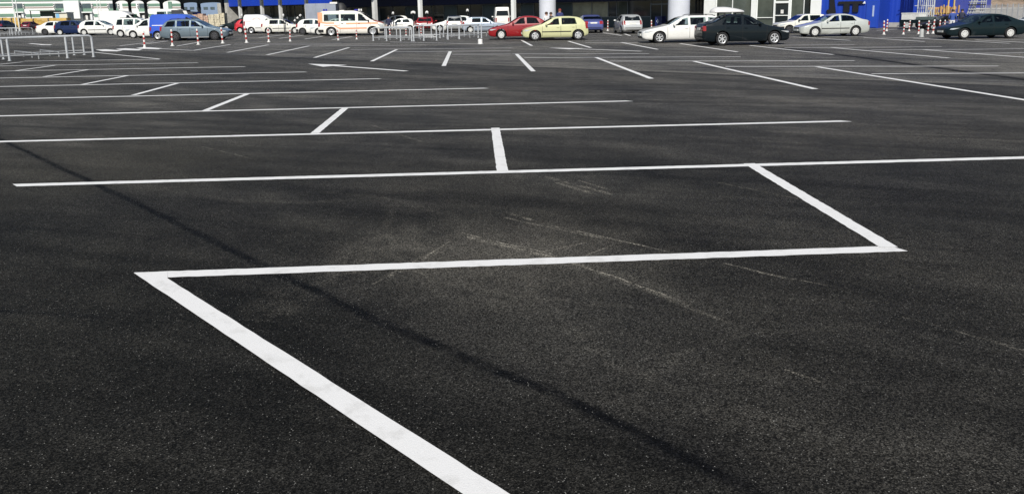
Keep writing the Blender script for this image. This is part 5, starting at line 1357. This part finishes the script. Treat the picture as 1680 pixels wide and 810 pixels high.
# ------------------------------------------------------------------ people
def person(px, dist, top, label, jacket, trousers, hair, arm=0., turn=0., lean=0., group='people walking behind the cars', skin=(.50, .30, .21)):
    g_ = gp(px, dist); h = zat(g_, top); s = min(max(h / 1.74, .78), 1.1)
    J = {'pel': (0, 0, .95), 'sp': (0, -.02 - lean * .3, 1.15), 'ch': (0, -.01 - lean * .7, 1.36), 'nk': (0, 0 - lean, 1.50), 'hd': (0, -.02 - lean * 1.2, 1.60), 'tp': (0, -.01 - lean * 1.25, 1.70)}
    for sd, n in ((-1, 'l'), (1, 'r')):
        J.update({n+'hp': (.10*sd, 0, .90), n+'kn': (.115*sd, -.03, .50), n+'an': (.12*sd, .02 + .08*sd, .09), n+'to': (.135*sd, -.15 + .08*sd, .035),
                  n+'sh': (.185*sd, -lean * .85, 1.40), n+'el': (.26*sd, .03 - lean * .6, 1.13), n+'wr': (.27*sd - .1*arm*sd, -.08 - .2*arm, .90 + .25*arm), n+'ha': (.265*sd - .14*arm*sd, -.12 - .25*arm, .82 + .27*arm)})
    R = {'pel': .145, 'sp': .135, 'ch': .155, 'nk': .062, 'hd': .098, 'tp': .085, 'hp': .095, 'kn': .065, 'an': .05, 'to': .04, 'sh': .075, 'el': .052, 'wr': .04, 'ha': .038}
    names = list(J); idx = {n: i for i, n in enumerate(names)}
    E = [('pel','sp'),('sp','ch'),('ch','nk'),('nk','hd'),('hd','tp')]
    for n in 'lr': E += [('pel',n+'hp'),(n+'hp',n+'kn'),(n+'kn',n+'an'),(n+'an',n+'to'),('ch',n+'sh'),(n+'sh',n+'el'),(n+'el',n+'wr'),(n+'wr',n+'ha')]
    me = bpy.data.meshes.new('person'); me.from_pydata([J[n] for n in names], [(idx[a], idx[b]) for a, b in E], [])
    o = bpy.data.objects.new('person', me); C.objects.link(o)
    md = o.modifiers.new('skin', 'SKIN')
    for n in names:
        key = n if n in R else n[1:]; r = R[key]; sv = me.skin_vertices[0].data[idx[n]]
        sv.radius = (r * 1.2, r * .85) if key in ('pel', 'sp', 'ch') else (r, r); sv.use_root = (n == 'pel')
    o.modifiers.new('sub', 'SUBSURF').levels = 2
    dg = bpy.context.evaluated_depsgraph_get(); ev = o.evaluated_get(dg); nm = bpy.data.meshes.new_from_object(ev, depsgraph=dg)
    bpy.data.objects.remove(o)
    # finger chains rooted in each palm, so that a hand ends in five fingers
    mats = [mat('jacket_%.2f_%.2f_%.2f' % jacket, jacket, .8, noise=.2, nscale=6), mat('trousers_%.2f_%.2f_%.2f' % trousers, trousers, .85, noise=.2, nscale=6),
            mat('skin_tone', skin, .55), mat('shoe_leather', (.03, .025, .02), .5)]
    fb = MB(); fb.v = [tuple(v.co) for v in nm.vertices]; fb.f = [tuple(p.vertices) for p in nm.polygons]
    for p in nm.polygons:
        c = p.center; z = c.z; x = abs(c.x)
        ix = 0
        if z > 1.49: ix = 2
        elif x > .17 - .1 * arm and z < .93 + .22 * arm and z > .74 and (x > .2 or c.y < -.14): ix = 2
        elif z < .11: ix = 3
        elif z < .93: ix = 1
        fb.m.append(ix); fb.sm.append(True)
    for sd in (-1, 1):
        hx, hy, hz = .265*sd - .14*arm*sd, -.12 - .25*arm, .82 + .27*arm
        d = Vector((-.02*sd, -.25 - arm, -.97 + .6 * arm)).normalized(); sidev = Vector((0, 1, 0)) if arm < .5 else Vector((sd, 0, 0)); sidev = (sidev - d * sidev.dot(d)).normalized(); cu = d.cross(sidev)
        for k, (o_, L_) in enumerate(((-.028, .075), (-.01, .085), (.010, .08), (.028, .062))):
            b0 = Vector((hx, hy, hz)) + sidev * o_ + d * .02
            fb.tube([b0, b0 + d * L_ * .55, b0 + d * L_ * .95 + cu * .018 * sd], .009, 6, 2, .006)
        b0 = Vector((hx, hy, hz)) - sidev * .03 - d * .02; fb.tube([b0, b0 - sidev * .03 + d * .03, b0 - sidev * .035 + d * .065], .011, 6, 2, .007)
    # nose, ears, eyes and mouth
    hc = Vector((0, -.02 - lean * 1.2, 1.61)); fr_ = -.098
    fb.lathe([(.014, 0), (.011, .02), (.003, .03)], 6, c=(hc.x, hc.y + fr_ + .005, hc.z - .01), axis='y', mi=2)
    fb.v[-18:] = [(x, 2 * (hc.y + fr_ + .005) - y, z) for x, y, z in fb.v[-18:]]
    for sd in (-1, 1):
        fb.box(hc.x + sd*.096 - .01, hc.x + sd*.096 + .01, hc.y - .012, hc.y + .02, hc.z - .02, hc.z + .03, 2)
        fb.box(hc.x + sd*.034 - .012, hc.x + sd*.034 + .012, hc.y - .096, hc.y - .08, hc.z + .012, hc.z + .022, 3)
    fb.box(hc.x - .022, hc.x + .022, hc.y - .092, hc.y - .078, hc.z - .052, hc.z - .043, 3)
    body = fb.build('person', mats, sharp=60, fixn=False)
    body.location = tuple(map(float, g_)); body.rotation_euler = (0, 0, turn); body.scale = (s,) * 3
    tag(body, label, 'person', group)
    hb_ = MB(); hb_.lathe([(.112, -.03), (.116, .02), (.105, .07), (.07, .108), (.001, .122)], 16, c=(hc.x, hc.y + .016, hc.z + .03)); hb_.build('hair', mat('hair_%.2f_%.2f_%.2f' % hair, hair, .7, noise=.3, nscale=20), body)
    return body
person(896.5, 50, 20.2, 'person with brown hair and white top behind the red saloon', (.7, .7, .7), (.05, .05, .07), (.06, .025, .012), arm=.6, turn=.5)
person(904, 51, 20.6, 'fair person in a dark coat by the white column', (.05, .045, .045), (.05, .05, .05), (.05, .03, .02), turn=-.6)
person(918.5, 57, 15.0, 'red-haired person in a navy jacket above the yellow hatchback roof', (.02, .03, .12), (.03, .03, .05), (.22, .03, .02))
person(1562, 47, 16.2, 'person in a bright blue jacket and white trousers behind the dark green saloon', (.03, .07, .28), (.7, .7, .7), (.02, .015, .01), arm=.3, turn=2.8, lean=.05)
person(1577, 50, 18.4, 'person in a dark jacket right of the blue-jacketed person', (.025, .03, .06), (.04, .04, .05), (.015, .012, .01), turn=-.8)
person(638, 62, 26.5, 'person in dark navy clothes right of the ambulance nose', (.02, .022, .06), (.02, .02, .03), (.02, .015, .01), turn=.4)
for c_ in CAR_REPORT: print('CAR', c_)
